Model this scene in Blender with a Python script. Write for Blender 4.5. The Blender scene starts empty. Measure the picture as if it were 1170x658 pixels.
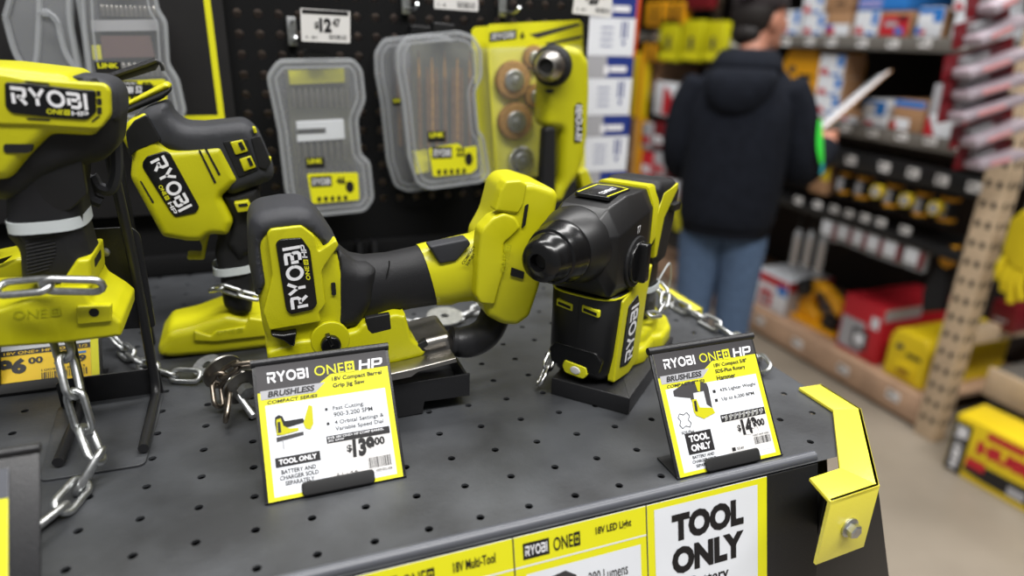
import bpy, bmesh, math, random
from mathutils import Vector, Matrix
from mathutils.geometry import delaunay_2d_cdt
import numpy as np
from math import radians, sin, cos, pi, tan
random.seed(7)
V = Vector
scn = bpy.context.scene
COL = scn.collection

# ------------------------------------------------------------------ camera
HC, TZ = 1.53, 1.20                       # lens height, table-top height (m)
FPX = 768.0
_p, _y, _r = radians(20.8), radians(21.2), radians(1.6)
FWD = V((sin(_y)*cos(_p), cos(_y)*cos(_p), -sin(_p)))
_rt = V((cos(_y), -sin(_y), 0)); _up = _rt.cross(FWD)
RT = _rt*cos(_r) + _up*sin(_r); UP = _up*cos(_r) - _rt*sin(_r)
CAM = V((0, 0, HC))
cd = bpy.data.cameras.new('camera'); cam = bpy.data.objects.new('camera', cd); COL.objects.link(cam)
cd.sensor_width = 36; cd.lens = FPX/1170*36; cd.clip_start = .02; cd.clip_end = 100
cam.matrix_world = Matrix(((RT.x, UP.x, -FWD.x, 0), (RT.y, UP.y, -FWD.y, 0), (RT.z, UP.z, -FWD.z, HC), (0, 0, 0, 1)))
cd.dof.use_dof = True; cd.dof.focus_distance = .575; cd.dof.aperture_fstop = 2.5
scn.camera = cam

# ------------------------------------------------------------------ light
w = bpy.data.worlds.new('world'); scn.world = w; w.use_nodes = True
w.node_tree.nodes['Background'].inputs[0].default_value = (.96, .98, 1.0, 1)
w.node_tree.nodes['Background'].inputs[1].default_value = .20
def area(name, loc, target, sx, sy, power, col=(1, .985, .97)):
    l = bpy.data.lights.new(name, 'AREA'); l.shape = 'RECTANGLE'; l.size = sx; l.size_y = sy; l.energy = power; l.color = col
    o = bpy.data.objects.new(name, l); COL.objects.link(o); o.location = loc
    d = V(target) - V(loc); o.rotation_euler = d.to_track_quat('-Z', 'Y').to_euler()
    return o
area('ceiling_lamp_front', (-.3, -1.2, 5.2), (-.1, .7, 1.2), 3.5, .7, 210)
area('ceiling_lamp_aisle', (1.5, 2.0, 5.2), (1.6, 2.0, 0), .7, 6.0, 270)
area('ceiling_lamp_side', (2.4, -1.4, 5.2), (1.2, 1.0, 1.0), 3.0, .7, 130)
scn.view_settings.view_transform = 'Standard'; scn.view_settings.look = 'None'
scn.view_settings.exposure = 0.0; scn.view_settings.gamma = 1.0; scn.view_settings.use_curve_mapping = False

# ------------------------------------------------------------------ unprojection of measured points onto real planes
def ray(x, y): return FWD + RT*((x-585)/FPX) + UP*((329-y)/FPX)
def onz(x, y, z): d = ray(x, y); return CAM + d*((z-HC)/d.z)
def ony(x, y, Y): d = ray(x, y); return CAM + d*(Y/d.y)
def onx(x, y, X): d = ray(x, y); return CAM + d*(X/d.x)
def onpl(x, y, P, N): d = ray(x, y); return CAM + d*((P-CAM).dot(N)/d.dot(N))

# ------------------------------------------------------------------ materials
def lin(c): c /= 255; return c/12.92 if c <= .04045 else ((c+.055)/1.055)**2.4
def C(r, g, b): return (lin(r), lin(g), lin(b), 1)
def mat(name, col, rough=.5, metal=0, noise=0, scale=40, bump=0, bscale=400, col2=None, alpha=1, coat=0, spec=.5):
    m = bpy.data.materials.new(name); m.use_nodes = True; nt = m.node_tree; b = nt.nodes['Principled BSDF']
    b.inputs['Base Color'].default_value = col; b.inputs['Roughness'].default_value = rough; b.inputs['Metallic'].default_value = metal
    b.inputs['Alpha'].default_value = alpha; b.inputs['Coat Weight'].default_value = coat; b.inputs['Specular IOR Level'].default_value = spec
    tc = nt.nodes.new('ShaderNodeTexCoord')
    n = nt.nodes.new('ShaderNodeTexNoise'); n.inputs['Scale'].default_value = scale; n.inputs['Detail'].default_value = 5
    nt.links.new(tc.outputs['Object'], n.inputs['Vector'])
    c2 = col2 or tuple(min(1, c*(1-noise)) for c in col[:3])+(1,)
    mx = nt.nodes.new('ShaderNodeMix'); mx.data_type = 'RGBA'
    rp = nt.nodes.new('ShaderNodeMapRange'); rp.inputs[1].default_value = .35; rp.inputs[2].default_value = .68
    nt.links.new(n.outputs['Fac'], rp.inputs[0]); nt.links.new(rp.outputs[0], mx.inputs[0])
    mx.inputs[6].default_value = col; mx.inputs[7].default_value = c2 if (noise or col2) else col
    nt.links.new(mx.outputs[2], b.inputs['Base Color'])
    if bump:
        n2 = nt.nodes.new('ShaderNodeTexNoise'); n2.inputs['Scale'].default_value = bscale
        nt.links.new(tc.outputs['Object'], n2.inputs['Vector'])
        bp = nt.nodes.new('ShaderNodeBump'); bp.inputs['Strength'].default_value = bump; bp.inputs['Distance'].default_value = .001
        nt.links.new(n2.outputs['Fac'], bp.inputs['Height']); nt.links.new(bp.outputs[0], b.inputs['Normal'])
    return m
M = dict(
    lime=mat('lime plastic', C(184, 181, 12), .40, bump=.15, bscale=900),
    lime2=mat('lime plastic smooth', C(194, 190, 20), .35),
    rubber=mat('black rubber', C(27, 27, 29), .55, bump=.3, bscale=1500, spec=.3),
    grey=mat('grey rubber', C(48, 49, 53), .55, bump=.3, bscale=1500, spec=.32),
    black=mat('black plastic', C(20, 20, 21), .40),
    gloss=mat('black gloss plastic', C(16, 16, 17), .22),
    dark=mat('very dark plastic', C(10, 10, 11), .6),
    deck=mat('worn dark steel deck', C(70, 72, 75), .42, scale=13, col2=C(45, 46, 48), bump=.15, bscale=250),
    steelblk=mat('black powder coat', C(30, 30, 32), .38, bump=.2, bscale=900),
    lip=mat('grey plastic rail', C(84, 86, 92), .35),
    peg=mat('pegboard black', C(13, 13, 14), .75, bump=.2, bscale=600, spec=.2),
    gond=mat('gondola back', C(190, 170, 160), .7, noise=.3, scale=12),
    zinc=mat('zinc steel', C(206, 208, 208), .38, metal=1, noise=.25, scale=200),
    iron=mat('worn brown steel', C(142, 132, 120), .36, metal=1, noise=.4, scale=200),
    chrome=mat('bright chrome', C(222, 222, 220), .24, metal=1),
    alu=mat('brushed aluminium', C(172, 168, 162), .34, metal=1, noise=.15, scale=80),
    packw=mat('pale pack end', C(176, 168, 176), .55, noise=.25, scale=40, col2=C(160, 140, 148)),
    tray=mat('smoked tray', C(98, 98, 86), .5),
    white=mat('white print paper', C(226, 229, 234), .6, noise=.04, scale=20),
    pyel=mat('yellow print', C(228, 224, 26), .5),
    pgrey=mat('charcoal print', C(56, 54, 56), .5),
    plg=mat('light grey print', C(168, 168, 172), .5),
    ink=mat('black ink', C(22, 20, 22), .5),
    wink=mat('white ink', C(235, 235, 238), .5),
    yink=mat('lime ink', C(222, 220, 30), .5),
    tagw=mat('white tag', C(222, 220, 218), .55),
    orange=mat('orange plastic', C(214, 84, 26), .5),
    tape=mat('sale yellow', C(246, 204, 10), .5),
    guard=mat('safety yellow paint', C(238, 226, 74), .22, bump=.12, bscale=500, coat=.3),
    clear=mat('clear plastic', C(205, 208, 212), .18, alpha=.19),
    clear2=mat('clear plastic edge', C(190, 193, 196), .25, alpha=.42),
    tie=mat('milky nylon tie', C(196, 202, 204), .4),
    wood=mat('raw pine beam', C(186, 152, 124), .7, noise=.22, scale=14),
    post=mat('beige steel post', C(206, 182, 152), .5, noise=.12, scale=20),
    conc=mat('polished concrete', C(146, 136, 122), .42, scale=2.2, col2=C(128, 119, 106)),
    shelf=mat('grey shelf steel', C(104, 100, 94), .5),
    card=mat('brown cardboard', C(168, 128, 92), .75, noise=.12, scale=20),
    blue=mat('blue print', C(40, 120, 200), .5),
    navy=mat('navy print', C(28, 50, 128), .5),
    red=mat('red print', C(190, 32, 44), .5),
    dred=mat('dark red plastic', C(110, 20, 28), .4),
    dyel=mat('tool yellow', C(226, 158, 12), .45),
    byel=mat('bright yellow', C(226, 196, 24), .45),
    hood=mat('navy black fleece', C(22, 25, 33), .95, noise=.3, scale=30, spec=.15),
    denim=mat('blue denim', C(84, 104, 132), .9, noise=.25, scale=60, spec=.2),
    skin=mat('skin', C(186, 128, 104), .55),
    hair=mat('dark hair', C(28, 22, 20), .6),
    cap=mat('dark knit', C(44, 36, 38), .9, noise=.3, scale=80),
    green=mat('neon green print', C(60, 230, 70), .5),
    pink=mat('pink print', C(240, 60, 140), .5),
    cyan=mat('cyan print', C(60, 200, 220), .5),
    lilac=mat('lilac label', C(190, 170, 215), .5),
    brass=mat('brass wire', C(176, 132, 66), .75, metal=0, noise=.45, scale=300),
    bits=mat('bronze steel bits', C(140, 108, 78), .4, metal=.4, noise=.3, scale=150),
    wall=mat('warehouse wall', C(70, 62, 54), .9, noise=.2, scale=2),
    glove=mat('yellow knit glove', C(224, 200, 20), .9),
    boot=mat('dark boot', C(30, 26, 24), .7),
    worn=mat('torn sticker grey', C(150, 150, 146), .6, noise=.3, scale=120),
)

# ------------------------------------------------------------------ mesh helpers
def link(o, parent=None):
    COL.objects.link(o)
    if parent is not None: o.parent = parent
    return o
def org(parent):
    L = V((0, 0, 0))
    while parent is not None: L = L + parent.location; parent = parent.parent
    return L
def fin(name, bm, m, parent=None, smooth=38, loc=None):
    """one mesh object; vertices are given in world space"""
    me = bpy.data.meshes.new(name)
    L = org(parent) + (V(loc) if loc is not None else V((0, 0, 0)))
    bmesh.ops.recalc_face_normals(bm, faces=bm.faces[:])
    for v in bm.verts: v.co -= L
    bm.to_mesh(me); bm.free()
    for mm in (m if isinstance(m, (list, tuple)) else [m]): me.materials.append(mm)
    if smooth:
        for p in me.polygons: p.use_smooth = True
        me.set_sharp_from_angle(angle=radians(smooth))
    o = bpy.data.objects.new(name, me); link(o, parent)
    if loc is not None: o.location = loc
    return o
def thing(name, label, cat, loc=(0, 0, 0), group=None):
    o = bpy.data.objects.new(name, None); o.empty_display_size = .02; COL.objects.link(o); o.location = loc
    o['label'] = label; o['category'] = cat
    if group: o['group'] = group
    return o
def tag(o, label, cat, group=None):
    o['label'] = label; o['category'] = cat
    if group: o['group'] = group
    return o
def struct(o): o['kind'] = 'structure'; return o
def dup(o, loc=None, label=None, group=None, rot=None):
    r = o.copy(); COL.objects.link(r)
    if loc is not None: r.location = loc
    if rot is not None: r.rotation_euler = rot
    if label: r['label'] = label
    if group: r['group'] = group
    for ch in list(o.children):
        c = ch.copy(); COL.objects.link(c); c.parent = r
        for g in list(ch.children):
            d = g.copy(); COL.objects.link(d); d.parent = c
    return r
def NB(): return bmesh.new()

class Fr:
    """a flat frame: origin, right, up, normal toward the viewer"""
    def __init__(s, o, u, v, n=None):
        s.o = V(o); s.u = V(u); s.v = V(v); s.n = V(n) if n is not None else s.u.cross(s.v).normalized()
    def __call__(s, a, b, d=0): return s.o + s.u*a + s.v*b + s.n*d
def YF(Y): return Fr((0, Y, 0), (1, 0, 0), (0, 0, 1), (0, -1, 0))
def XF(X): return Fr((X, 0, 0), (0, -1, 0), (0, 0, 1), (-1, 0, 0))
def ZF(Z): return Fr((0, 0, Z), (1, 0, 0), (0, 1, 0), (0, 0, 1))
def pxuv(pts, fr):
    out = []
    n2 = fr.u.cross(fr.v).normalized()
    for x, y in pts:
        P = onpl(x, y, fr.o, n2) - fr.o
        out.append((P.dot(fr.u)/fr.u.length_squared, P.dot(fr.v)/fr.v.length_squared))
    return out
def area2(p): return sum(p[i-1][0]*p[i][1]-p[i][0]*p[i-1][1] for i in range(len(p)))/2
def fillet(p, r, k=3):
    if r <= 0: return p
    out = []; n = len(p)
    for i in range(n):
        a, b, c = V(p[i-1]), V(p[i]), V(p[(i+1) % n])
        d1, d2 = a-b, c-b; l1, l2 = d1.length, d2.length
        if l1 < 1e-9 or l2 < 1e-9: continue
        d1 /= l1; d2 /= l2; t = min(r, l1*.45, l2*.45)
        if d1.dot(d2) < -.985: out.append(tuple(b)); continue
        P0, P2 = b+d1*t, b+d2*t
        for j in range(k+1):
            q = j/k; out.append(tuple(P0*(1-q)**2 + b*2*q*(1-q) + P2*q*q))
    return out
def inset(p, d):
    n = len(p); out = []
    for i in range(n):
        a, b, c = V(p[i-1]), V(p[i]), V(p[(i+1) % n])
        e1 = (b-a); e2 = (c-b)
        if e1.length < 1e-9 or e2.length < 1e-9: out.append(tuple(b)); continue
        e1.normalize(); e2.normalize()
        n1, n2 = V((-e1.y, e1.x)), V((-e2.y, e2.x)); m = n1+n2
        if m.length < 1e-6: out.append(tuple(b+n1*d)); continue
        m.normalize(); k = max(.5, m.dot(n1)); out.append(tuple(b+m*(d/k)))
    return out
def edge_dist(Q, P):
    """distance of every point Q to the closed polyline P, and inside flags"""
    A = P; B = np.roll(P, -1, 0); D = B-A; L2 = (D**2).sum(1)+1e-18
    t = np.clip(((Q[:, None]-A[None])*D[None]).sum(2)/L2, 0, 1)
    d = np.sqrt((((A+t[..., None]*D)-Q[:, None])**2).sum(2)).min(1)
    y = Q[:, 1][:, None]; c = ((A[:, 1] > y) != (B[:, 1] > y)); dy = np.where(abs(D[:, 1]) < 1e-15, 1e-15, D[:, 1])
    xi = A[:, 0]+(y-A[:, 1])*D[:, 0]/dy
    return d, ((c & (Q[:, 0][:, None] < xi)).sum(1) % 2) == 1
def pil(bm, fr, p, d0, d1, r=0., rb=None, rc=0., seg=3, simple=False):
    """solid with outline p (frame coordinates), from depth d0 to d1, front edge rounded by r, back by rb"""
    rb = r if rb is None else rb
    if area2(p) < 0: p = p[::-1]
    p = fillet(p, rc)
    ext = max(max(a for a, b in p)-min(a for a, b in p), max(b for a, b in p)-min(b for a, b in p))
    if max(r, rb) >= .0009 and not simple and ext < (60 if max(r, rb) >= .003 else 85)*max(r, rb): return dome(bm, fr, p, d0, d1, r, rb)
    rings = []
    if rb > 0:
        for j in range(seg): t = pi/2*j/seg; rings.append((rb*(1-sin(t)), d0+rb*(1-cos(t))))
    rings.append((0, d0+rb)); rings.append((0, d1-r))
    if r > 0:
        for j in range(1, seg+1): t = pi/2*j/seg; rings.append((r*(1-cos(t)), d1-r+r*sin(t)))
    L = []
    for ins, d in rings:
        q = inset(p, ins) if ins > 0 else p
        L.append([bm.verts.new(fr(a, b, d)) for a, b in q])
    n = len(p)
    for A, B in zip(L, L[1:]):
        for i in range(n): bm.faces.new((A[i], A[(i+1) % n], B[(i+1) % n], B[i]))
    bm.faces.new(L[0][::-1]); bm.faces.new(L[-1])
    return bm
def dome(bm, fr, p, d0, d1, r, rb):
    """same solid, edges rounded by true distance to the outline (never folds over itself)"""
    R = max(r, rb); step = max(.0012, R*.35); q = []
    for i in range(len(p)):
        a, b = V(p[i]), V(p[(i+1) % len(p)]); k = max(1, int((b-a).length/step))
        for j in range(k): q.append(tuple(a+(b-a)*(j/k)))
    P = np.array(q); n = len(P)
    T = np.roll(P, -1, 0)-np.roll(P, 1, 0); T /= np.linalg.norm(T, axis=1)[:, None]+1e-12; N = np.stack([-T[:, 1], T[:, 0]], 1)
    pts = []
    for th in (.32, .62, .95, 1.25, pi/2):
        d = R*(1-cos(th)); Q = P+N*d; dd, ins = edge_dist(Q, P)
        pts.append(Q[ins & (dd > d*.93)])
    lo, hi = P.min(0), P.max(0); g = R*.4
    X, Y = np.meshgrid(np.arange(lo[0]+g/2, hi[0], g), np.arange(lo[1]+g/2, hi[1], g)); Q = np.stack([X.ravel(), Y.ravel()], 1)
    if len(Q):
        dd, ins = edge_dist(Q, P); pts.append(Q[ins & (dd > .22*R) & (dd < R*.97)])
    allp = np.concatenate([P]+pts)
    vs, es, fs, _a, _b, _c = delaunay_2d_cdt([V(v) for v in allp], [], [list(range(n))], 1, 1e-7)
    W = np.array([(v.x, v.y) for v in vs]); dd, _ = edge_dist(W, P)
    def prof(rr): return np.zeros(len(dd)) if rr <= 0 else np.sqrt(np.clip(rr*rr-np.clip(rr-dd, 0, rr)**2, 0, None))-rr
    F = [bm.verts.new(fr(W[i, 0], W[i, 1], d1+h)) for i, h in enumerate(prof(r))]
    B = [bm.verts.new(fr(W[i, 0], W[i, 1], d0-h)) for i, h in enumerate(prof(rb))]
    cnt = {}
    for f in fs:
        bm.faces.new([F[i] for i in f]); bm.faces.new([B[i] for i in f[::-1]])
        for i in range(len(f)):
            e = (f[i], f[(i+1) % len(f)])
            if (e[1], e[0]) in cnt: cnt.pop((e[1], e[0]))
            else: cnt[e] = 1
    for a, b in cnt: bm.faces.new((F[b], F[a], B[a], B[b]))
    return bm
def flat(bm, fr, p, d=0):
    if area2(p) < 0: p = p[::-1]
    bm.faces.new([bm.verts.new(fr(a, b, d)) for a, b in p])
def rect(a0, b0, a1, b1): return [(a0, b0), (a1, b0), (a1, b1), (a0, b1)]
def box(bm, a, b, r=0.):
    a, b = V(a), V(b)
    lo = V((min(a.x, b.x), min(a.y, b.y), min(a.z, b.z))); hi = V((max(a.x, b.x), max(a.y, b.y), max(a.z, b.z)))
    r = min(r, .45*min(hi-lo)) if r else 0
    return pil(bm, ZF(0), rect(lo.x, lo.y, hi.x, hi.y), lo.z, hi.z, r, r, r*1.2, 2, True)
def tube(bm, pts, r, seg=8, closed=False, caps=True):
    pts = [V(p) for p in pts]; n = len(pts); rr = r if isinstance(r, (list, tuple)) else [r]*n
    rings = []; ref = None
    for i in range(n):
        if closed: t = pts[(i+1) % n]-pts[i-1]
        else: t = pts[min(i+1, n-1)]-pts[max(i-1, 0)]
        t.normalize()
        if ref is None:
            ref = V((0, 0, 1)) if abs(t.z) < .9 else V((1, 0, 0))
        a = ref - t*ref.dot(t)
        if a.length < 1e-6: a = t.orthogonal()
        a.normalize(); ref = a; b = t.cross(a)
        rings.append([bm.verts.new(pts[i]+(a*cos(2*pi*j/seg)+b*sin(2*pi*j/seg))*rr[i]) for j in range(seg)])
    prs = list(zip(rings, rings[1:])) + ([(rings[-1], rings[0])] if closed else [])
    for A, B in prs:
        for j in range(seg): bm.faces.new((A[j], A[(j+1) % seg], B[(j+1) % seg], B[j]))
    if not closed and caps: bm.faces.new(rings[0][::-1]); bm.faces.new(rings[-1])
    return bm
def smooth_path(pts, k=6):
    pts = [V(p) for p in pts]; out = []
    for i in range(len(pts)-1):
        p0 = pts[max(i-1, 0)]; p1 = pts[i]; p2 = pts[i+1]; p3 = pts[min(i+2, len(pts)-1)]
        for j in range(k):
            t = j/k
            out.append(.5*((2*p1)+(p2-p0)*t+(2*p0-5*p1+4*p2-p3)*t*t+(3*p1-p0-3*p2+p3)*t**3))
    out.append(pts[-1]); return out
def lathe(bm, o, ax, prof, seg=20, caps=True):
    """prof: (distance along ax, radius)"""
    o = V(o); ax = V(ax).normalized(); a = ax.orthogonal().normalized(); b = ax.cross(a); rings = []
    for h, r in prof: rings.append([bm.verts.new(o+ax*h+(a*cos(2*pi*j/seg)+b*sin(2*pi*j/seg))*r) for j in range(seg)])
    for A, B in zip(rings, rings[1:]):
        for j in range(seg): bm.faces.new((A[j], A[(j+1) % seg], B[(j+1) % seg], B[j]))
    if caps: bm.faces.new(rings[0][::-1]); bm.faces.new(rings[-1])
    return bm
def loft(bm, rings, caps=True):
    L = [[bm.verts.new(p) for p in r] for r in rings]; n = len(L[0])
    for A, B in zip(L, L[1:]):
        for j in range(n): bm.faces.new((A[j], A[(j+1) % n], B[(j+1) % n], B[j]))
    if caps: bm.faces.new(L[0][::-1]); bm.faces.new(L[-1])
    return bm
def circ(cx, cy, r, n=16, ry=None): return [(cx+r*cos(2*pi*i/n), cy+(ry or r)*sin(2*pi*i/n)) for i in range(n)]

# ------------------------------------------------------------------ lettering (flat print laid on a frame)
_tx = {}
def textmesh(s, bold):
    if (s, bold) in _tx: return _tx[(s, bold)]
    cu = bpy.data.curves.new('t', 'FONT'); cu.body = s; cu.size = 1; cu.resolution_u = 3; cu.offset = bold; cu.fill_mode = 'FRONT'
    ob = bpy.data.objects.new('t', cu); COL.objects.link(ob); bpy.context.view_layer.update()
    me = bpy.data.meshes.new_from_object(ob.evaluated_get(bpy.context.evaluated_depsgraph_get()))
    vs = [(v.co.x, v.co.y) for v in me.vertices]; fs = [tuple(p.vertices) for p in me.polygons]
    bpy.data.objects.remove(ob); bpy.data.curves.remove(cu); bpy.data.meshes.remove(me)
    x0 = min(v[0] for v in vs); x1 = max(v[0] for v in vs); y0 = min(v[1] for v in vs); y1 = max(v[1] for v in vs)
    _tx[(s, bold)] = ([((x-x0)/(x1-x0), (y-y0)/(y1-y0)) for x, y in vs], fs)
    return _tx[(s, bold)]
def txt(bm, fr, s, a0, b0, a1, b1, bold=.02, d=.0004, shear=0):
    vs, fs = textmesh(s, bold)
    vv = [bm.verts.new(fr(a0+(a1-a0)*x+shear*(b1-b0)*y, b0+(b1-b0)*y, d)) for x, y in vs]
    for f in fs:
        try: bm.faces.new([vv[i] for i in f])
        except ValueError: pass
# wide techno capitals drawn as strokes: R Y O B I H P N E +
W_ = .2
def stroke(p, w=W_):
    """mitred ribbon along open polyline"""
    p = [V(q) for q in p]; L, R = [], []
    for i, q in enumerate(p):
        d1 = (q-p[i-1]).normalized() if i else None; d2 = (p[i+1]-q).normalized() if i < len(p)-1 else None
        a = d1 or d2; b = d2 or d1
        n1, n2 = V((-a.y, a.x)), V((-b.y, b.x)); m = (n1+n2).normalized(); k = max(.45, m.dot(n1))
        L.append(q+m*(w/2/k)); R.append(q-m*(w/2/k))
    return [[tuple(L[i]), tuple(L[i+1]), tuple(R[i+1]), tuple(R[i])] for i in range(len(p)-1)]
def glyph(ch):
    h = W_/2
    if ch == 'R': return .86, stroke([(0, 1-h), (.62, 1-h), (.74, .87), (.74, .56), (.62, .42), (.3, .42)]) + stroke([(h, .62), (h, 0)]) + stroke([(.42, .42), (.78, 0)])
    if ch == 'Y': return .86, stroke([(.06, 1), (.43, .46)]) + stroke([(.8, 1), (.43, .46)]) + stroke([(.43, .52), (.43, 0)])
    if ch == 'O':
        n = 24; pts = [(.5+.42*cos(2*pi*i/n), .5+.42*sin(2*pi*i/n)) for i in range(n+1)]; return 1.0, stroke(pts)
    if ch == 'B': return .84, stroke([(0, 1-h), (.58, 1-h), (.68, .87), (.68, .63), (.6, .53), (.24, .53)]) + stroke([(.6, .53), (.72, .42), (.72, .2), (.6, h), (0, h)]) + stroke([(h, .62), (h, 0)])
    if ch == 'I': return .22, stroke([(h, 0), (h, 1)])
    if ch == 'H': return .92, stroke([(h, 0), (h, 1)]) + stroke([(.82, 0), (.82, 1)]) + stroke([(h, .5), (.82, .5)])
    if ch == 'P': return .9, stroke([(h, 0), (h, 1-h), (.7, 1-h), (.8, .86), (.8, .5), (.7, .38), (h, .38)])
    if ch == 'N': return .9, stroke([(h, 0), (h, 1)], .15) + stroke([(h, .95), (.8, .05)], .15) + stroke([(.8, 0), (.8, 1)], .15)
    if ch == 'E': return .8, stroke([(.8, 1-h), (h, 1-h), (h, h), (.8, h)], .15) + stroke([(h, .5), (.7, .5)], .15)
    if ch == '+':                       # framed plus: four corner pieces around a cross-shaped gap
        return 1.0, [rect(.02, .02, .98, .22), rect(.02, .78, .98, .98), rect(.02, .22, .22, .78), rect(.78, .22, .98, .78),
                     rect(.43, .3, .57, .7), rect(.3, .43, .43, .57), rect(.57, .43, .7, .57)]
    return .5, []
def logo(bm, fr, s, a0, b0, a1, b1, d=.0005, shear=0, gap=.12):
    ws = [glyph(c)[0] for c in s]; tot = sum(ws)+gap*(len(s)-1); x = 0
    for c, wd in zip(s, ws):
        for poly in glyph(c)[1]:
            q = [(a0+(a1-a0)*(x+px)/tot+shear*(b1-b0)*py, b0+(b1-b0)*py) for px, py in poly]
            if abs(area2(q)) < 1e-12: continue
            flat(bm, fr, q, d)
        x += wd+gap
def barcode(bm, fr, a0, b0, a1, b1, n=22, d=.0006, seed=1):
    rnd = random.Random(seed); x = a0; st = (a1-a0)/n
    for i in range(n):
        wd = st*rnd.choice((.3, .45, .7)); flat(bm, fr, rect(x, b0, x+wd, b1), d); x += st

# =================================================================== THE SETTING
bm = NB(); box(bm, (-4, -3, -.05), (7, 10, 0)); o = struct(fin('floor', bm, M['conc'], smooth=0))
bm = NB(); box(bm, (-4, 10, 0), (7, 10.1, 5)); struct(fin('wall_back', bm, M['wall'], smooth=0))
bm = NB(); box(bm, (3.32, -2, 0), (3.4, 10, 3.4)); struct(fin('wall_right', bm, M['wall'], smooth=0))

# =================================================================== DISPLAY TABLE (steel deck with punched holes)
SP, HX, HY = .0382, .0884, .3773           # hole pitch and one hole's place, measured from the photo
def holed(bm, fr, x0, x1, y0, y1, hx, hy, px, py, r, k=10):
    """grid of square cells, each with a round hole; hx,hy = position of one hole"""
    i0 = math.floor((x0-hx)/px); i1 = math.ceil((x1-hx)/px); j0 = math.floor((y0-hy)/py); j1 = math.ceil((y1-hy)/py)
    vc = {}
    def vert(a, b):
        key = (round(a, 5), round(b, 5))
        if key not in vc: vc[key] = bm.verts.new(fr(a, b, 0))
        return vc[key]
    k = 8
    for i in range(i0, i1+1):
        for j in range(j0, j1+1):
            cx, cy = hx+i*px, hy+j*py; a, b = px/2, py/2
            outer = [(a, 0), (a, b), (0, b), (-a, b), (-a, 0), (-a, -b), (0, -b), (a, -b)]
            O = [vert(cx+p, cy+q) for p, q in outer]
            I = [bm.verts.new(fr(cx+r*cos(2*pi*t/16), cy+r*sin(2*pi*t/16), 0)) for t in range(16)]
            B = [bm.verts.new(fr(cx+r*cos(2*pi*t/16), cy+r*sin(2*pi*t/16), -.0022)) for t in range(16)]
            for t in range(8):
                bm.faces.new((O[t], O[(t+1) % 8], I[(2*t+2) % 16], I[2*t+1], I[2*t]))
            for t in range(16): bm.faces.new((I[t], I[(t+1) % 16], B[(t+1) % 16], B[t]))
def clip(bm, p, n):
    bmesh.ops.bisect_plane(bm, geom=bm.verts[:]+bm.edges[:]+bm.faces[:], plane_co=p, plane_no=n, clear_outer=True)

table = thing('display_table', 'dark grey steel display table with punched top and yellow corner guards', 'table', (0, .6, 0))
bm = NB(); holed(bm, ZF(TZ), -.75, .53, .33, 1.03, HX, HY, SP, SP, .0031)
clip(bm, (.502, 0, 0), (1, 0, 0)); clip(bm, (-.75, 0, 0), (-1, 0, 0)); clip(bm, (0, 1.015, 0), (0, 1, 0)); clip(bm, (0, .352, 0), (0, -1, 0))
clip(bm, (.502, .415, 0), V((.085, -.082, 0)).normalized().cross(V((0, 0, 1)))*-1 if False else V((.70, -.72, 0)))
deck = fin('punched_deck', bm, M['deck'], table, smooth=30)
bm = NB()
body = [(-.75, .362), (.418, .362), (.43, .345), (.498, .418), (.498, 1.015), (-.75, 1.015)]
pil(bm, ZF(0), body, .04, TZ-.03, .004, .004)
fin('cabinet_body', bm, M['steelblk'], table)
ea, eb = ony(1003, 548, .338), ony(1017, 665, .338)
bm = NB(); pil(bm, YF(.338), [(.4185, eb.z-.08), (eb.x+.009, eb.z-.08), (eb.x, eb.z), (ea.x, ea.z), (.4185, ea.z)], -.006, 0, .001); fin('end_panel', bm, M['steelblk'], table)
bm = NB(); box(bm, (.4185, .318, TZ-.058), (.436, .3375, TZ-.004), .002); fin('bumper_bar', bm, M['lip'], table)
# rolled front rail with the sloping label channel under it
bm = NB(); tube(bm, [(-.75, .3585, TZ+.001), (.418, .3585, TZ+.001)], .0046, 10)
box(bm, (-.75, .356, TZ-.006), (.418, .372, TZ-.0005), .001)
fin('front_rail', bm, M['lip'], table)
CH = Fr((0, .352, TZ-.002), (1, 0, 0), V((0, .0248, .1038)).normalized(), V((0, -.1038, .0248)).normalized())
bm = NB(); pil(bm, CH, rect(-.75, -.20, .4175, 0), -.004, 0, .001, .001)
pil(bm, CH, rect(-.75, -.205, .4175, -.198), 0, .004, .001)
fin('label_channel', bm, M['steelblk'], table)
# yellow corner guard: folded strip round the cut corner
gp_out = [(.516, .452), (.516, .4015), (.4345, .3065), (.382, .3035)]
gp_in = [(.4885, .4535), (.4885, .409), (.422, .335), (.3885, .3325)]
gd = NB()
for k in range(3):
    a, b = gp_out[k], gp_out[k+1]; c, d = gp_in[k+1], gp_in[k]
    pil(gd, ZF(TZ+.004), [a, b, c, d], -.003, 0, .0008, 0)
zlow = [1.155, 1.155, 1.143, 1.143]
for k in range(3):
    a, b = V(gp_out[k]+(0,)), V(gp_out[k+1]+(0,)); u = b-a; n = V((-u.y, u.x, 0)).normalized()
    fr = Fr(a, u, (0, 0, 1), -n if -n.dot(V((.45, .6, 0))-a) > 0 else n)
    pil(gd, fr, [(0, zlow[k]), (1, zlow[k+1]), (1, TZ+.004), (0, TZ+.004)], 0, .003, 0, .0008)
guard = fin('corner_guard', gd, M['guard'], table, smooth=25)
bm = NB(); P = ony(970, 602, .3050); ax = V((.06, -1, 0))
lathe(bm, P, ax, [(0, .0085), (.0015, .0085), (.002, .006)], 20); lathe(bm, P, ax, [(.0015, .0062), (.007, .0062), (.008, .005)], 6)
fin('hex_bolt', bm, M['zinc'], guard, smooth=20)
bm = NB(); pil(bm, ZF(TZ+.004), [(.505, .66), (.5205, .66), (.5205, .80), (.505, .80)], -.003, 0, .0008)
box(bm, (.518, .66, 1.15), (.5205, .80, TZ+.004)); fin('edge_guard', bm, M['guard'], table, smooth=25)

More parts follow.
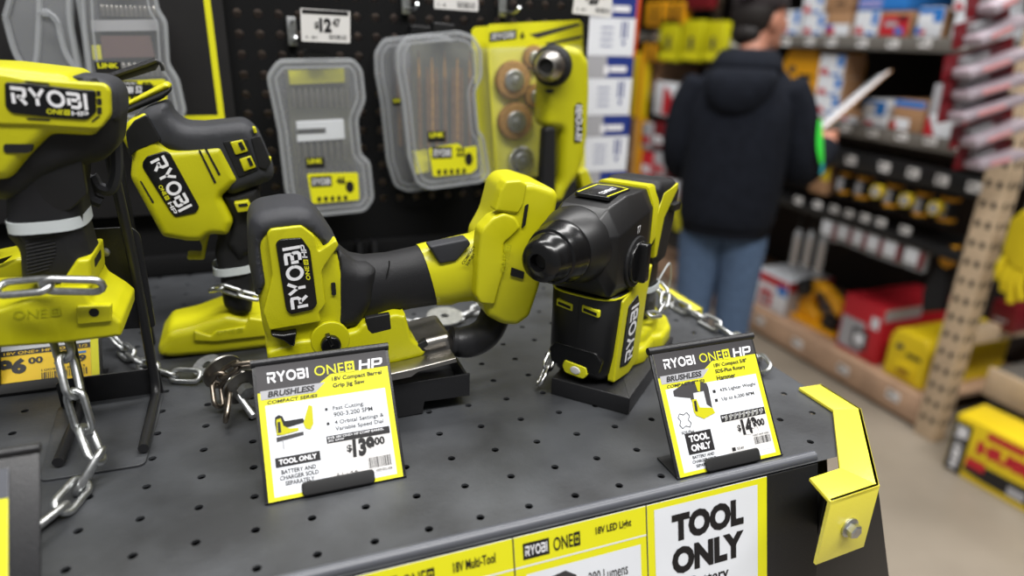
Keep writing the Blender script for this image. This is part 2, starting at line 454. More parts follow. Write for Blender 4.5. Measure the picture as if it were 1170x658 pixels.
# =================================================================== PEGBOARD behind the tools
pegt = thing('pegboard', 'black perforated steel pegboard standing behind the tool display', 'pegboard', (.2, 1.0, TZ))
YP = 1.0
bm = NB(); h0 = ony(294.7, 16, YP)
holed(bm, YF(YP), -.5, .49, TZ+.085, 1.85, h0.x, h0.z, .0254, .0254, .0058)
clip(bm, (.487, 0, 0), (1, 0, 0)); clip(bm, (0, 0, TZ+.074), (0, 0, -1)); fin('perforated_panel', bm, M['peg'], pegt, smooth=30)
bm = NB(); box(bm, (-.8, YP-.012, TZ+.001), (.484, YP+.01, TZ+.029), .002); fin('lower_rail', bm, M['peg'], pegt)
bm = NB(); box(bm, (-.8, YP-.001, TZ+.029), (.484, YP+.011, TZ+.0745)); fin('plain_strip', bm, M['peg'], pegt)
bm = NB(); box(bm, (.484, YP-.008, TZ+.001), (.5, YP+.05, 1.85), .002); fin('side_upright', bm, M['peg'], pegt)
bm = NB(); box(bm, (-.8, YP+.012, TZ+.07), (.484, YP+.03, 1.85), .002); fin('gondola_back', bm, M['gond'], pegt)
# black poster board with a yellow border covering the left of the pegboard
pst = thing('poster_board', 'black poster board with thin yellow border hung left on the pegboard', 'poster', (-.3, .985, 1.3))
a = ony(257, 137, .985)
bm = NB(); box(bm, (-.8, .983, TZ+.09), (a.x+.014, .99, 1.84), .001); fin('board', bm, mat('charcoal poster', C(20, 18, 19), .8, noise=.3, scale=30), pst)
bm = NB(); fr = YF(.9825); flat(bm, fr, rect(a.x-.0075, a.z, a.x, 1.83)); flat(bm, fr, rect(-.75, a.z, a.x-.0075, a.z+.0065)); fin('border', bm, M['pyel'], pst, smooth=0)
# peg hook bracket low on the pegboard
bk = NB(); b0 = ony(412, 285, .985)
box(bk, (b0.x-.006, .975, b0.z-.008), (b0.x+.001, .999, b0.z+.012), .001); box(bk, (b0.x+.016, .975, b0.z-.008), (b0.x+.023, .999, b0.z+.012), .001)
box(bk, (b0.x-.006, .99, b0.z-.008), (b0.x+.023, .999, b0.z+.002), .001)
tag(fin('peg_bracket', bk, M['steelblk'], loc=b0), 'small empty black bracket low on the pegboard behind the jig saw', 'bracket')

# =================================================================== PRICE SIGNS in bent steel holders
def sign_holder(x0, x1, yb, yt, zt, name_label, ext=.03):
    """bent steel easel: sloping face, rolled top, foot lip; returns thing and the paper's frame (0..1, 0..1)"""
    t = thing('sign_holder', name_label, 'sign holder', ((x0+x1)/2, yb, TZ))
    o = V((x0, yb, TZ+.002)); v = V((0, yt-yb, zt-TZ-.002)); L = v.length; vn = v.normalized()
    fr = Fr(o, (1, 0, 0), vn, V((1, 0, 0)).cross(vn))
    w = x1-x0
    bm = NB(); pil(bm, fr, rect(-.0025, 0, w+.0025, L), -.0028, -.0008, .0004, .0004)
    pil(bm, Fr((x0, 0, 0), (0, 1, 0), (0, 0, 1), (1, 0, 0)), [(yb, TZ+.0005), (yb+ext, TZ+.0005), (yb+ext, TZ+.002), (yb, TZ+.002)], -.0025, w+.0025)
    fin('back_plate', bm, M['steelblk'], t)
    bm = NB(); e = fr(0, L, -.0012)
    tube(bm, [e+V((-.003, 0, 0)), e+V((w+.003, 0, 0))], .0032, 10); fin('rolled_top', bm, M['steelblk'], t)
    bm = NB(); pil(bm, fr, fillet([(w*.24, -.0005), (w*.78, -.0005), (w*.78, .010), (w*.24, .010)], .003), .0012, .003, .001)
    fin('foot_lip', bm, M['dark'], t)
    return t, Fr(o, (w, 0, 0), vn*(L-.003), fr.n)
class PS:
    """the printed paper of a sign; layers of flat print"""
    def __init__(s, name, fr, label, loc):
        s.t = thing(name, label, 'price sign', loc); s.fr = fr; s.L = {}
    def bm(s, m):
        if m not in s.L: s.L[m] = NB()
        return s.L[m]
    def r(s, m, a0, b0, a1, b1, d=.0002): flat(s.bm(m), s.fr, rect(a0, b0, a1, b1), d)
    def p(s, m, pts, d=.0003): flat(s.bm(m), s.fr, pts, d)
    def x(s, m, st, a0, b0, a1, b1, bold=.02, d=.0006, shear=0): txt(s.bm(m), s.fr, st, a0, b0, a1, b1, bold, d, shear)
    def lg(s, m, st, a0, b0, a1, b1, d=.0006, **k): logo(s.bm(m), s.fr, st, a0, b0, a1, b1, d, **k)
    def done(s, names):
        bm = NB(); pil(bm, s.fr, rect(0, 0, 1, 1), -.0006, 0); fin('paper', bm, M['white'], s.t, smooth=0)
        for m, b in s.L.items(): fin(names.get(m, 'print'), b, M[m], s.t, smooth=0)
NM = dict(pyel='yellow_print', pgrey='charcoal_banner', plg='grey_banner', ink='black_lettering', wink='white_lettering', yink='lime_lettering', tagw='price_sticker', worn='torn_strip', lime2='tool_picture', black='tool_picture_dark', tape='sale_sticker', blue='blue_print')
def header(s, title, a0=.06, worn=False):
    s.p('pyel', rect(0, 0, 1, .99), .0001)
    s.r('white', .045, .028, .955, .70, .0002)
    s.p('pgrey', [(0, .80), (.44, .80), (.55, .87), (1, .87), (1, 1), (0, 1)])
    s.p('plg', [(.03, .735), (.41, .735), (.50, .81), (.06, .81)] if False else [(.02, .745), (.42, .745), (.50, .812), (.02, .812)], .0004)
    s.lg('wink', 'RYOBI', .08, .865, .385, .945)
    s.x('yink', 'ONE', .43, .868, .655, .945, .0); s.lg('yink', '+', .665, .862, .74, .95)
    s.lg('wink', 'HP', .77, .868, .955, .945, shear=.15)
    s.x('ink', 'BRUSHLESS', .07, .757, .41, .803, .035, shear=.25)
    s.x('ink', 'COMPACT SERIES', .06, .708, .43, .733, .02, shear=.2)
def ttitle(s, lines):
    y = .845
    for l in lines: s.x('ink', l[0], .555, y-.042, .555+l[1], y, .022); y -= .052

def tool_pic(s, a, b, k):
    """small printed side view of a jig saw"""
    q = lambda pts: [(a+x*k, b+y*k) for x, y in pts]
    s.p('black', q([(0, .5), (.02, .62), (.1, .66), (.18, .62), (.22, .5), (.62, .5), (.66, .4), (.2, .34), (.16, .2), (.02, .2)]), .0005)
    s.p('lime2', q([(.02, .22), (.04, .56), (.14, .58), (.18, .4), (.3, .32), (.5, .3), (.5, .24), (.14, .2)]), .0007)
    s.p('lime2', q([(.62, .38), (.78, .78), (.86, .74), (.84, .34), (.76, .22), (.66, .26)]), .0007)
    s.p('pgrey', q([(0, .16), (.6, .2), (.6, .12), (0, .06)]), .0005); s.p('plg', q([(.12, .1), (.15, .1), (.15, -.14), (.12, -.1)]), .0005)
    s.p('ink', q([(.05, .26), (.06, .5), (.12, .5), (.12, .26)]), .0009)
def drill_pic(s, a, b, k):
    q = lambda pts: [(a+x*k, b+y*k) for x, y in pts]
    s.p('pgrey', q([(0, .5), (0, .62), (.16, .68), (.34, .74), (.6, .76), (.9, .66), (.92, .56), (.9, .1), (.78, .2), (.78, .5), (.5, .5), (.46, .1), (.4, .4), (.14, .46)]), .0005)
    s.p('lime2', q([(.4, .1), (.42, .36), (.54, .36), (.58, .16), (.9, .1), (.94, -.02), (.62, -.1), (.44, 0)]), .0007)
    s.p('lime2', q([(.6, .74), (.74, .72), (.68, .5), (.62, .52)]), .0007); s.p('ink', q([(.44, .1), (.46, .32), (.52, .32), (.5, .08)]), .0009)

# ---- sign 1: jig saw
h, fr = sign_holder(-.0165, .0835, .440, .500, 1.2872, 'black steel sign holder standing in front of the jig saw')
s = PS('price_sign', fr, 'jig saw price sign reading $139.00 in the middle foreground', (.03, .44, TZ))
header(s, 0); ttitle(s, [('18V Compact Barrel', .39), ('Grip Jig Saw', .25)])
for y, ls in ((.585, (('Fast Cutting:', .24), ('900-3,200 SPM', .30))), (.475, (('4 Orbital Settings &', .38), ('Variable Speed Dial', .37)))):
    s.r('ink', .475, y+.008, .495, y+.028, .0006)
    for i, (l, wd) in enumerate(ls): s.x('ink', l, .535, y-.005-.048*i, .535+wd, y+.034-.048*i, .006)
tool_pic(s, .1, .40, .33)
s.r('tagw', .46, .07, .945, .40, .0004); s.r('ink', .46, .345, .945, .40, .0006)
s.x('wink', 'RYB 18V ONE+ HP COMP BARREL', .47, .375, .90, .393, .01, .0008); s.x('wink', 'JIG SAW', .47, .352, .59, .369, .01, .0008)
s.x('ink', '$', .60, .25, .64, .31, .03, .0008); s.x('ink', '139', .64, .205, .81, .345, .06, .0008, .06); s.x('ink', '00', .815, .27, .895, .33, .04, .0008)
barcode(s.bm('ink'), fr, .75, .105, .925, .185); s.x('ink', '1009-832-606', .80, .075, .925, .092, .0, .0008); s.x('ink', '2.1 - 4.6', .5, .10, .66, .115, 0, .0008)
s.r('ink', .075, .235, .40, .305, .0005); s.x('wink', 'TOOL ONLY', .10, .252, .375, .29, .035, .0008)
for i, (l, x0, x1) in enumerate((('BATTERY AND', .11, .36), ('CHARGER SOLD', .095, .375), ('SEPARATELY', .13, .34))): s.x('ink', l, x0, .182-.042*i, x1, .213-.042*i, .02)
s.done(NM)
# ---- sign 2: rotary hammer
h2, fr = sign_holder(.291, .391, .368, .4265, 1.2866, 'black steel sign holder at the right front edge of the table')
s = PS('price_sign', fr, 'worn rotary hammer price sign with a torn $149.00 sticker, at right', (.34, .368, TZ))
header(s, 0); ttitle(s, [('18V Compact 5/8"', .34), ('SDS-Plus Rotary', .31), ('Hammer', .19)])
for y, (l, wd) in ((.60, ('43% Lighter Weight', .37)), (.525, ('Up to 6,200 BPM', .33))):
    s.r('ink', .485, y+.004, .512, y+.028, .0006); s.x('ink', l, .555, y-.004, .555+wd, y+.032, .006)
drill_pic(s, .11, .45, .37)
for i in range(1): 
    pts = [(.10, .40), (.12, .43), (.10, .46), (.12, .49), (.155, .475), (.19, .49), (.21, .46), (.19, .43), (.21, .40), (.19, .37), (.155, .385), (.12, .37)]
    for a, b in zip(pts, pts[1:]+pts[:1]):
        d = (V(b)-V(a)); n = V((-d.y, d.x)).normalized()*.003; s.p('ink', [tuple(V(a)+n), tuple(V(b)+n), tuple(V(b)-n), tuple(V(a)-n)], .0006)
s.x('ink', 'SDS-Plus', .10, .325, .22, .347, .012)
s.r('tagw', .50, .07, .95, .40, .0004); s.r('ink', .50, .355, .95, .415, .0006)
s.x('wink', 'RYB 18V ONE+ HP COMP 5/8', .51, .385, .93, .402, .008, .0008)
for k in range(9): s.p('worn', [(.53+.045*k, .356), (.56+.045*k, .37), (.565+.045*k, .412), (.545+.045*k, .404)], .0009)
s.x('ink', '$', .635, .25, .67, .31, .03, .0008); s.x('ink', '149', .68, .215, .84, .35, .06, .0008); s.x('ink', '00', .84, .265, .915, .325, .04, .0008)
s.p('tagw', [(.70, .22), (.73, .25), (.76, .215)], .001); s.p('tagw', [(.77, .27), (.80, .25), (.785, .33)], .001); s.p('tagw', [(.82, .30), (.85, .26), (.84, .23)], .001)
barcode(s.bm('ink'), fr, .77, .125, .94, .185, seed=4); s.x('ink', '1007-947-005', .77, .192, .93, .207, 0, .0008)
s.r('ink', .535, .11, .57, .14, .0007); s.x('ink', '3.2 6/1', .585, .115, .65, .135, .02, .0008)
s.r('ink', .125, .155, .375, .325, .0005); s.x('wink', 'TOOL', .155, .25, .345, .305, .04, .0008); s.x('wink', 'ONLY', .155, .175, .345, .23, .04, .0008)
for i, (l, x0, x1) in enumerate((('BATTERY AND', .15, .36), ('CHARGER SOLD', .14, .37), ('SEPARATELY', .165, .345))): s.x('ink', l, x0, .118-.035*i, x1, .142-.035*i, .02)
s.done(NM)
# ---- sign behind the left tool ($96)
xr = onz(86, 446, TZ).x+.020
h3, fr = sign_holder(xr-.150, xr, .679, .745, 1.290, 'black steel sign holder behind the leftmost tool')
s = PS('price_sign', fr, 'price sign with yellow $96.00 sale sticker under the leftmost tool', (xr-.05, .679, TZ))
header(s, 0)
for y, ls in ((.60, ('29% More Compact', '29% Lighter Weight')), (.47, ('4-Mode Control',))):
    s.r('ink', .385, y+.004, .41, y+.028, .0006)
    for i, l in enumerate(ls): s.x('ink', l, .46, y-.004-.055*i, .46+.021*len(l), y+.034-.055*i, .006)
s.r('tape', .375, .02, .955, .385, .0005); s.r('ink', .375, .335, .955, .385, .0007); s.x('tape', 'RYB 18V ONE+ HP COMP 1/2', .385, .345, .94, .37, .01, .0009)
s.x('ink', '$', .40, .20, .44, .27, .03, .0009); s.x('ink', '96', .445, .165, .60, .31, .06, .0009); s.x('ink', '00', .61, .245, .69, .305, .04, .0009)
s.r('blue', .75, .29, .93, .31, .0008); s.x('ink', '$119', .75, .205, .93, .275, .04, .0009); barcode(s.bm('ink'), fr, .68, .095, .935, .155, d=.0009, seed=9); s.x('ink', '1009-618-913', .68, .165, .92, .185, 0, .0009); s.x('ink', 'W  - 4/1', .41, .04, .52, .07, .02, .0009)
s.done(NM)
# ---- big sign cut by the left edge
h4, fr = sign_holder(-.275, -.148, .376, .438, 1.279, 'wide black sign holder cut by the lower left corner')
f2 = Fr(fr(0, .0, .0008), fr.u*.895, fr.v*.93, fr.n)
s = PS('price_sign', f2, 'yellow and white price sign cut by the lower left corner', (-.2, .376, TZ))
s.r('pyel', 0, 0, 1, .80, .0001); s.r('white', .06, .03, .88, .62, .0002); s.r('pgrey', 0, .80, 1, 1, .0002)
s.r('lip', .95, .80, 1.0, 1, .0004); s.x('yink', 'ONE', .52, .49, .80, .57, .04); s.r('ink', .70, .44, .80, .47, .0004); s.r('lime2', .76, .28, .84, .32, .0004); s.r('ink', .74, .22, .84, .25)
s.done(NM)

# ---- strips in the front label channel
def strip(x0, x1, v0, label, title=None):
    f = Fr(CH(x0, v0, .001), CH.u*(x1-x0), CH.v*abs(v0), CH.n)
    return PS('shelf_strip', f, label, CH((x0+x1)/2, v0, 0))
def cx(px, py): return onpl(px, py, CH.o, CH.n)
A, B = cx(738, 573).x, cx(875, 545).x
s = strip(A, B, -.19, 'white TOOL ONLY strip with yellow border in the front rail')
s.r('pyel', 0, 0, 1, 1, .0001); s.r('white', .055, .02, .915, .975, .0003)
wd = B-A
s.x('ink', 'TOOL', .19, .815, .79, .935, .06); s.x('ink', 'ONLY', .185, .67, .79, .79, .06)
s.x('ink', 'Battery', .335, .575, .655, .645, .015); s.x('ink', 'Charger Sold', .24, .49, .72, .55, .015); s.x('ink', 'Sold', .40, .43, .60, .49, .015) if False else None
s.done(NM)
A0 = cx(586, 612).x
s = strip(A0, A-.0012, -.19, 'LED light shelf strip with yellow header, left of the TOOL ONLY strip')
s.r('pyel', 0, 0, 1, 1, .0001); s.r('white', .075, .02, .95, .845, .0003); s.r('white', 0, .875, 1, .882, .0003)
s.r('ink', .06, .905, .25, .97, .0004); s.lg('wink', 'RYOBI', .075, .918, .235, .958); s.x('ink', 'ONE', .28, .91, .425, .965, .01); s.lg('ink', '+', .43, .908, .48, .967)
s.x('ink', '18V LED Light', .60, .925, .88, .965, .02); s.x('ink', '280 Lumens', .53, .735, .84, .785, .006); s.p('ink', circ(.49, .76, .008, 8, .01), .0004)
s.p('pgrey', [(.24, .72), (.25, .81), (.36, .82), (.44, .79), (.46, .7), (.44, .5), (.36, .5), (.35, .7)], .0004); s.p('lime2', [(.37, .79), (.43, .77), (.44, .68), (.38, .66)], .0006); s.p('plg', circ(.28, .765, .035, 12, .04), .0006)
s.done(NM)
A1 = cx(404, 652).x
s = strip(A1, A0-.0012, -.19, 'multi-tool shelf strip with yellow header at the bottom of the photo')
s.r('pyel', 0, 0, 1, 1, .0001); s.r('white', .09, .02, .95, .845, .0003); s.r('white', 0, .875, 1, .882, .0003)
s.r('ink', .06, .905, .25, .97, .0004); s.lg('wink', 'RYOBI', .075, .918, .235, .958); s.x('ink', 'ONE', .28, .91, .425, .965, .01); s.lg('ink', '+', .43, .908, .48, .967)
s.x('ink', '18V Multi-Tool', .60, .925, .88, .965, .02); s.done(NM)
s = strip(A1-.14, A1-.0012, -.19, 'plain yellow shelf strip at the far left of the front rail')
s.r('pyel', 0, 0, 1, 1, .0001); s.r('white', .09, .02, .95, .755, .0003); s.done(NM)

# =================================================================== JIG SAW (barrel grip), lying level on its shoe, parallel to the front rail
YJ = .575
def PP(pts, dx, dy, k): return [(dx+x/k, dy+y/k) for x, y in pts]
def J5(p): return PP(p, 270, 190, 2.989)
def J6(p): return PP(p, 430, 190, 2.990)
jig = thing('jig_saw', 'lime and black barrel-grip jig saw with dust tube, behind the middle price sign', 'jig saw', (.1, YJ, TZ))
def part(name, parent, m, pts, Y, front, back, r, rb=None, rc=.003, seg=3, smooth=40):
    fr = YF(Y); bm = NB(); pil(bm, fr, pxuv(pts, fr), -back, front, r, rb, rc, seg)
    return fin(name, bm, m, parent, smooth)
# lime motor head + rubber hood
head_px = J5([(75, 430), (56, 300), (50, 225), (68, 160), (112, 140), (212, 132), (240, 140), (276, 180), (318, 252), (352, 300), (372, 345), (366, 470), (378, 560), (180, 640), (105, 625), (97, 580), (103, 560), (88, 520)])
head = part('motor_head', jig, M['lime'], head_px, YJ, .029, .036, .012, rc=.006)
part('rubber_hood', jig, M['grey'], J5([(66, 425), (40, 300), (36, 190), (48, 150), (80, 132), (150, 119), (215, 117), (248, 128), (288, 168), (340, 246), (345, 262), (283, 290), (272, 238), (228, 205), (112, 218), (97, 236), (118, 370)]), YJ, .0315, .040, .014, rc=.006, seg=4)
part('yellow_frame', jig, M['lime'], J5([(104, 232), (116, 214), (222, 202), (266, 236), (280, 290), (340, 250), (350, 270), (300, 342), (292, 362), (306, 470), (282, 500), (290, 530), (112, 560), (92, 500), (122, 372)]), YJ-.033, .0012, .012, .0015, 0, .002)
part('label_panel', jig, M['gloss'], J5([(134, 262), (150, 248), (222, 243), (252, 285), (276, 470), (262, 488), (186, 505), (170, 490)]), YJ-.0345, .0015, .004, .001, 0, .002)
fj = YF(YJ-.0365)
def pxframe(Y, bl, br, tl):
    """frame whose right/up edges run between measured corners on the plane Y"""
    a, b, c = ony(*bl, Y), ony(*br, Y), ony(*tl, Y); return Fr(a, b-a, c-a, (0, -1, 0))
# RYOBI reads upwards: baseline on the right side
f = pxframe(YJ-.0361, J5([(247, 478)])[0], J5([(218, 268)])[0], J5([(187, 490)])[0])
bm = NB(); logo(bm, f, 'RYOBI', .0, .02, 1.0, .98, .0002); fin('logo_lettering', bm, M['wink'], jig, 0)
f = pxframe(YJ-.0361, J5([(254, 388)])[0], J5([(244, 318)])[0], J5([(239, 388)])[0])
bm = NB(); txt(bm, f, 'ONE', 0, 0, .68, 1, .02, .0002); logo(bm, f, '+', .74, -.05, 1.0, 1.05, .0002); fin('series_lettering', bm, M['yink'], jig, 0)
f = pxframe(YJ-.0361, J5([(243, 312)])[0], J5([(236, 268)])[0], J5([(225, 312)])[0])
bm = NB(); logo(bm, f, 'HP', 0, 0, 1, 1, .0002); fin('suffix_lettering', bm, M['wink'], jig, 0)
# black neck and barrel grip
part('neck', jig, M['rubber'], J5([(338, 262), (372, 292), (400, 312), (440, 314), (470, 330), (462, 440), (420, 505), (412, 522), (300, 548), (286, 540), (292, 505), (312, 470), (302, 366), (306, 345)]), YJ-.003, .0255, .026, .014, rc=.006)
# barrel: lofted ellipse sections along the handle
def barrel(secs, n=20):
    """secs: (top px, bottom px, half depth)"""
    out = []
    for tp, bt, hd in secs:
        a, b = ony(*tp, YJ), ony(*bt, YJ); c = (a+b)/2; u = (a-b)/2
        ring = []
        for i in range(n):
            t = 2*pi*i/n; k = 1/((abs(cos(t))**2.6+abs(sin(t))**2.6)**(1/2.6))
            ring.append(c+u*(cos(t)*k)+V((0, -hd*sin(t)*k, 0)))
        out.append(ring)
    return out
bm = NB(); loft(bm, barrel([((378, 268), (376, 374), .022), ((388, 281), (386, 370), .0235), ((400, 289.5), (396, 368), .024), ((416, 292.5), (410, 365), .0245), ((442, 290), (432, 358), .0232), ((470, 284), (466, 350), .023), ((496, 278), (500, 345), .0235), ((522, 273), (530, 340), .024)])); fin('barrel_grip', bm, M['rubber'], jig, 60)
grip_top = NB(); loft(grip_top, barrel([((478, 281), (496, 346), .0238), ((486, 279), (512, 346), .0245), ((500, 276.5), (520, 343), .0248), ((525, 271), (536, 341), .0262), ((540, 268), (546, 343), .029), ((551, 263), (556, 350), .034)])); fin('yellow_collar', grip_top, M['lime2'], jig, 60)
part('grip_inset', jig, M['grey'], J6([(178, 272), (310, 246), (322, 264), (272, 322), (215, 332)]), YJ-.0225, .0022, .012, .002, 0, .002)
f = pxframe(YJ-.0275, J6([(300, 338)])[0], J6([(343, 276)])[0], J6([(289, 331)])[0]); bm = NB(); txt(bm, f, 'COMPACT', 0, .25, 1, 1, .02, .0006); txt(bm, f, 'SERIES', .05, -.75, .7, -.1, .02, .0006); fin('series_print', bm, M['ink'], jig, 0)
bm = NB(); tube(bm, smooth_path([ony(*q, YJ-.0215) for q in J5([(522, 322), (520, 350), (500, 420), (470, 465), (430, 455), (385, 425)])]), .0007, 5); fin('grip_seam', bm, M['dark'], jig)
part('switch_slot', jig, M['dark'], J5([(323, 398), (338, 396), (341, 438), (326, 440)]), YJ-.0295, .001, .003, 0, 0, .001)
# battery foot
foot = part('battery_foot', jig, M['lime2'], J6([(345, 232), (383, 165), (412, 55), (438, 33), (482, 28), (562, 54), (574, 76), (566, 120), (548, 180), (532, 300), (512, 380), (482, 470), (440, 500), (392, 496), (342, 470), (332, 440), (340, 330)]), YJ, .036, .034, .007, rc=.004)
part('foot_rib', jig, M['lime2'], J6([(352, 215), (392, 172), (432, 155), (470, 170), (490, 205), (455, 240), (430, 260), (440, 330), (420, 395), (400, 470), (350, 465), (335, 440), (340, 320)]), YJ-.034, .005, .012, .003, 0, .003)
part('foot_rib', jig, M['lime2'], J6([(438, 48), (488, 44), (512, 60), (498, 130), (480, 160), (400, 150), (420, 80)]), YJ-.034, .004, .010, .0025, 0, .002)
part('foot_slot', jig, M['dark'], J6([(508, 135), (519, 128), (508, 200), (496, 210)]), YJ-.0365, .0012, .003, 0, 0, .0006)
part('foot_slot', jig, M['dark'], J6([(462, 345), (505, 360), (500, 384), (458, 372)]), YJ-.0365, .0012, .003, 0, 0, .0006)
f = pxframe(YJ-.0395, J6([(447, 362)])[0], J6([(462, 270)])[0], J6([(424, 358)])[0]); bm = NB()
txt(bm, f, 'ONE', 0, 0, .70, 1, .0, .0004); logo(bm, f, '+', .76, -.02, 1.02, 1.02, .0004); fin('embossed_lettering', bm, mat('lime shade', C(176, 176, 16), .45), jig, 0)
# lower lime body, window, nose
part('lower_body', jig, M['lime'], J5([(100, 585), (200, 550), (300, 540), (398, 516), (412, 496), (522, 462), (548, 468)]) + J6([(76, 464), (98, 545), (128, 570), (144, 588), (136, 606), (45, 628)]) + J5([(440, 640), (300, 655), (185, 652), (106, 628)]), YJ-.002, .0305, .030, .0035, rc=.003)
part('window', jig, M['dark'], J5([(440, 517), (524, 502), (530, 555), (462, 572), (446, 556)]), YJ-.0315, .0012, .004, .001, 0, .0015)
bm = NB(); fr = YF(YJ-.0335); ctr = pxuv(J5([(322, 594)]), fr)[0]
pil(bm, fr, circ(ctr[0], ctr[1], .0165, 24), -.004, -.0003, .001, 0); dial = fin('orbit_dial', bm, M['lime'], jig)
bm = NB(); c2 = pxuv(J5([(322, 606)]), fr)[0]; pil(bm, fr, circ(c2[0], c2[1], .0085, 18), 0, .006, .002, 0); pil(bm, fr, pxuv(J5([(302, 572), (318, 568), (332, 600), (318, 610)]), fr), 0, .007, .002, 0, .001); fin('dial_knob', bm, M['gloss'], dial)
part('trigger_lever', jig, M['gloss'], J5([(116, 562), (160, 566), (206, 558), (198, 606), (184, 606), (160, 588), (122, 574)]), YJ-.032, .006, .008, .002, 0, .0015)
# shoe: aluminium guide body and steel sole in a black folded tray
YS = .545
shoe = NB(); fr = YF(YS)
p = pxuv([(330, 425), (395, 408), (441, 400), (514, 382), (526, 405), (444, 428), (330, 452)], fr); pil(shoe, fr, p, -.05, .0, .006, .002, .003)
fin('aluminium_shoe', shoe, M['alu'], jig)
bm = NB(); pil(bm, YF(.520), pxuv([(330, 452), (420, 433), (470, 422), (521, 409), (523, 414), (478, 425), (470, 431), (420, 441), (330, 460)], YF(.520)), -.02, .0, .001); fin('sole_stripe', bm, M['alu'], jig)
part('clamp_notch', jig, M['dark'], PP([(285, 262), (300, 240), (335, 222), (345, 245), (320, 262), (340, 272), (305, 272)], 400, 330, 3.869), YS, .002, .004, .001, 0, .001)
# dust tube
pth = smooth_path([ony(*q, YJ+dy) for q, dy in [((514, 390), -.02), ((524, 391), -.02), ((540, 389), -.016), ((555, 380), -.008), ((564, 364), .0), ((570, 345), .005)]], 5)
bm = NB(); tube(bm, pth, [.0115+.004*min(1, i/8) for i in range(len(pth))], 16); tube(bm, [pth[0]+(pth[1]-pth[0])*.2, pth[3]], .0145, 16); fin('dust_tube', bm, M['steelblk'], jig, 60)
# black display tray that holds the shoe
tr = thing('display_tray', 'folded black steel tray under the jig saw shoe', 'display tray', (.06, .54, TZ))
a = onz(453, 478.5, TZ); bR = ony(537, 454, a.y); bL = a.x
bm = NB(); fr = YF(a.y); top = pxuv([(300, 475), (445, 441), (537, 427)], fr); bt = pxuv([(300, 515), (453, 478.5), (483, 470), (485, 459), (537, 452)], fr)
pil(bm, fr, [(-.005, top[1][1]), (top[2][0], top[2][1]), (top[2][0], bt[4][1]), (bt[3][0], bt[3][1]), (bt[2][0], TZ+.001), (-.005, TZ+.001)], -.0025, 0, .0006)
fin('front_wall', bm, M['steelblk'], tr)
bm = NB(); x1 = top[2][0]; box(bm, (-.005, a.y+.0026, bt[4][1]), (x1, a.y+.075, bt[4][1]+.002)); box(bm, (-.005, a.y+.0755, TZ+.001), (x1, a.y+.078, top[2][1]), .001)
box(bm, (x1-.0025, a.y+.003, bt[4][1]), (x1, a.y+.075, top[2][1]-.004)); fin('tray_floor', bm, M['steelblk'], tr)

# =================================================================== LEFTMOST TOOL (compact impact wrench on a stand)
YT = .585
imp = thing('impact_wrench', 'lime and black impact wrench standing high at the left edge of the photo', 'impact wrench', (-.17, YT, 1.30))
def T3(p): return PP(p, 0, 60, 4.70)
def T4(p): return PP(p, 0, 230, 4.1125)
part('motor_housing', imp, M['rubber'], T3([(-260, 70), (20, 66), (200, 84), (390, 104), (420, 118), (560, 125), (622, 152), (662, 205), (670, 300), (656, 482), (590, 552), (520, 572), (430, 600), (300, 650), (160, 760), (-60, 760), (-260, 480)]), YT, .030, .032, .014, rc=.008, seg=4)
part('rubber_cap', imp, M['grey'], T3([(408, 116), (470, 118), (562, 124), (624, 150), (664, 204), (672, 300), (664, 350), (616, 350), (604, 335), (600, 190), (562, 156), (436, 148)]), YT, .031, .033, .012, rc=.006)
part('yellow_shell', imp, M['lime'], T3([(-260, 50), (20, 62), (390, 104), (444, 150), (560, 160), (596, 195), (604, 340), (540, 422), (320, 410), (210, 520), (112, 640), (0, 650), (-260, 650)]), YT-.008, .030, .050, .008, 0.004, .004)
part('yellow_rim', imp, M['lime2'], T3([(-120, 110), (20, 112), (130, 135), (440, 158), (560, 166), (592, 198), (598, 338), (538, 414), (330, 402), (220, 392), (36, 388), (-120, 380)]), YT-.038, .002, .004, .002, 0, .003)
part('label_panel', imp, M['gloss'], T3([(24, 158), (130, 162), (420, 196), (515, 202), (518, 320), (470, 362), (300, 352), (62, 326), (28, 290)]), YT-.040, .0012, .003, .001, 0, .002)
f = pxframe(YT-.0412, T3([(66, 272)])[0], T3([(476, 310)])[0], T3([(52, 180)])[0]); bm = NB(); logo(bm, f, 'RYOBI', 0, 0, 1, 1, .0002); fin('logo_lettering', bm, M['wink'], imp, 0)
f = pxframe(YT-.0412, T3([(250, 328)])[0], T3([(376, 336)])[0], T3([(250, 302)])[0]); bm = NB(); txt(bm, f, 'ONE', 0, 0, .70, 1, .02, .0002); logo(bm, f, '+', .75, -.05, 1, 1.05, .0002); fin('series_lettering', bm, M['yink'], imp, 0)
f = pxframe(YT-.0412, T3([(386, 338)])[0], T3([(476, 342)])[0], T3([(384, 314)])[0]); bm = NB(); logo(bm, f, 'HP', 0, 0, 1, 1, .0002); fin('suffix_lettering', bm, M['wink'], imp, 0)
for q in ([(518, 205), (540, 206), (540, 232), (520, 232)], [(520, 245), (546, 247), (546, 280), (522, 280)], [(522, 293), (546, 293), (546, 330), (522, 330)], [(520, 342), (540, 340), (500, 372), (490, 370)]):
    part('vent_slot', imp, M['dark'], T3(q), YT-.040, .0005, .002, 0, 0, .0006)
part('vent_slot', imp, M['dark'], T3([(135, 150), (265, 165), (265, 171), (135, 158)]), YT-.040, .0005, .002, 0, 0, .0005)
part('vent_slot', imp, M['dark'], T3([(140, 350), (270, 358), (270, 366), (150, 360)]), YT-.040, .0005, .002, 0, 0, .0005)
part('mode_window', imp, M['dark'], T3([(18, 490), (180, 492), (170, 530), (150, 540), (20, 538)]), YT-.0382, .0006, .003, 0, 0, .002)
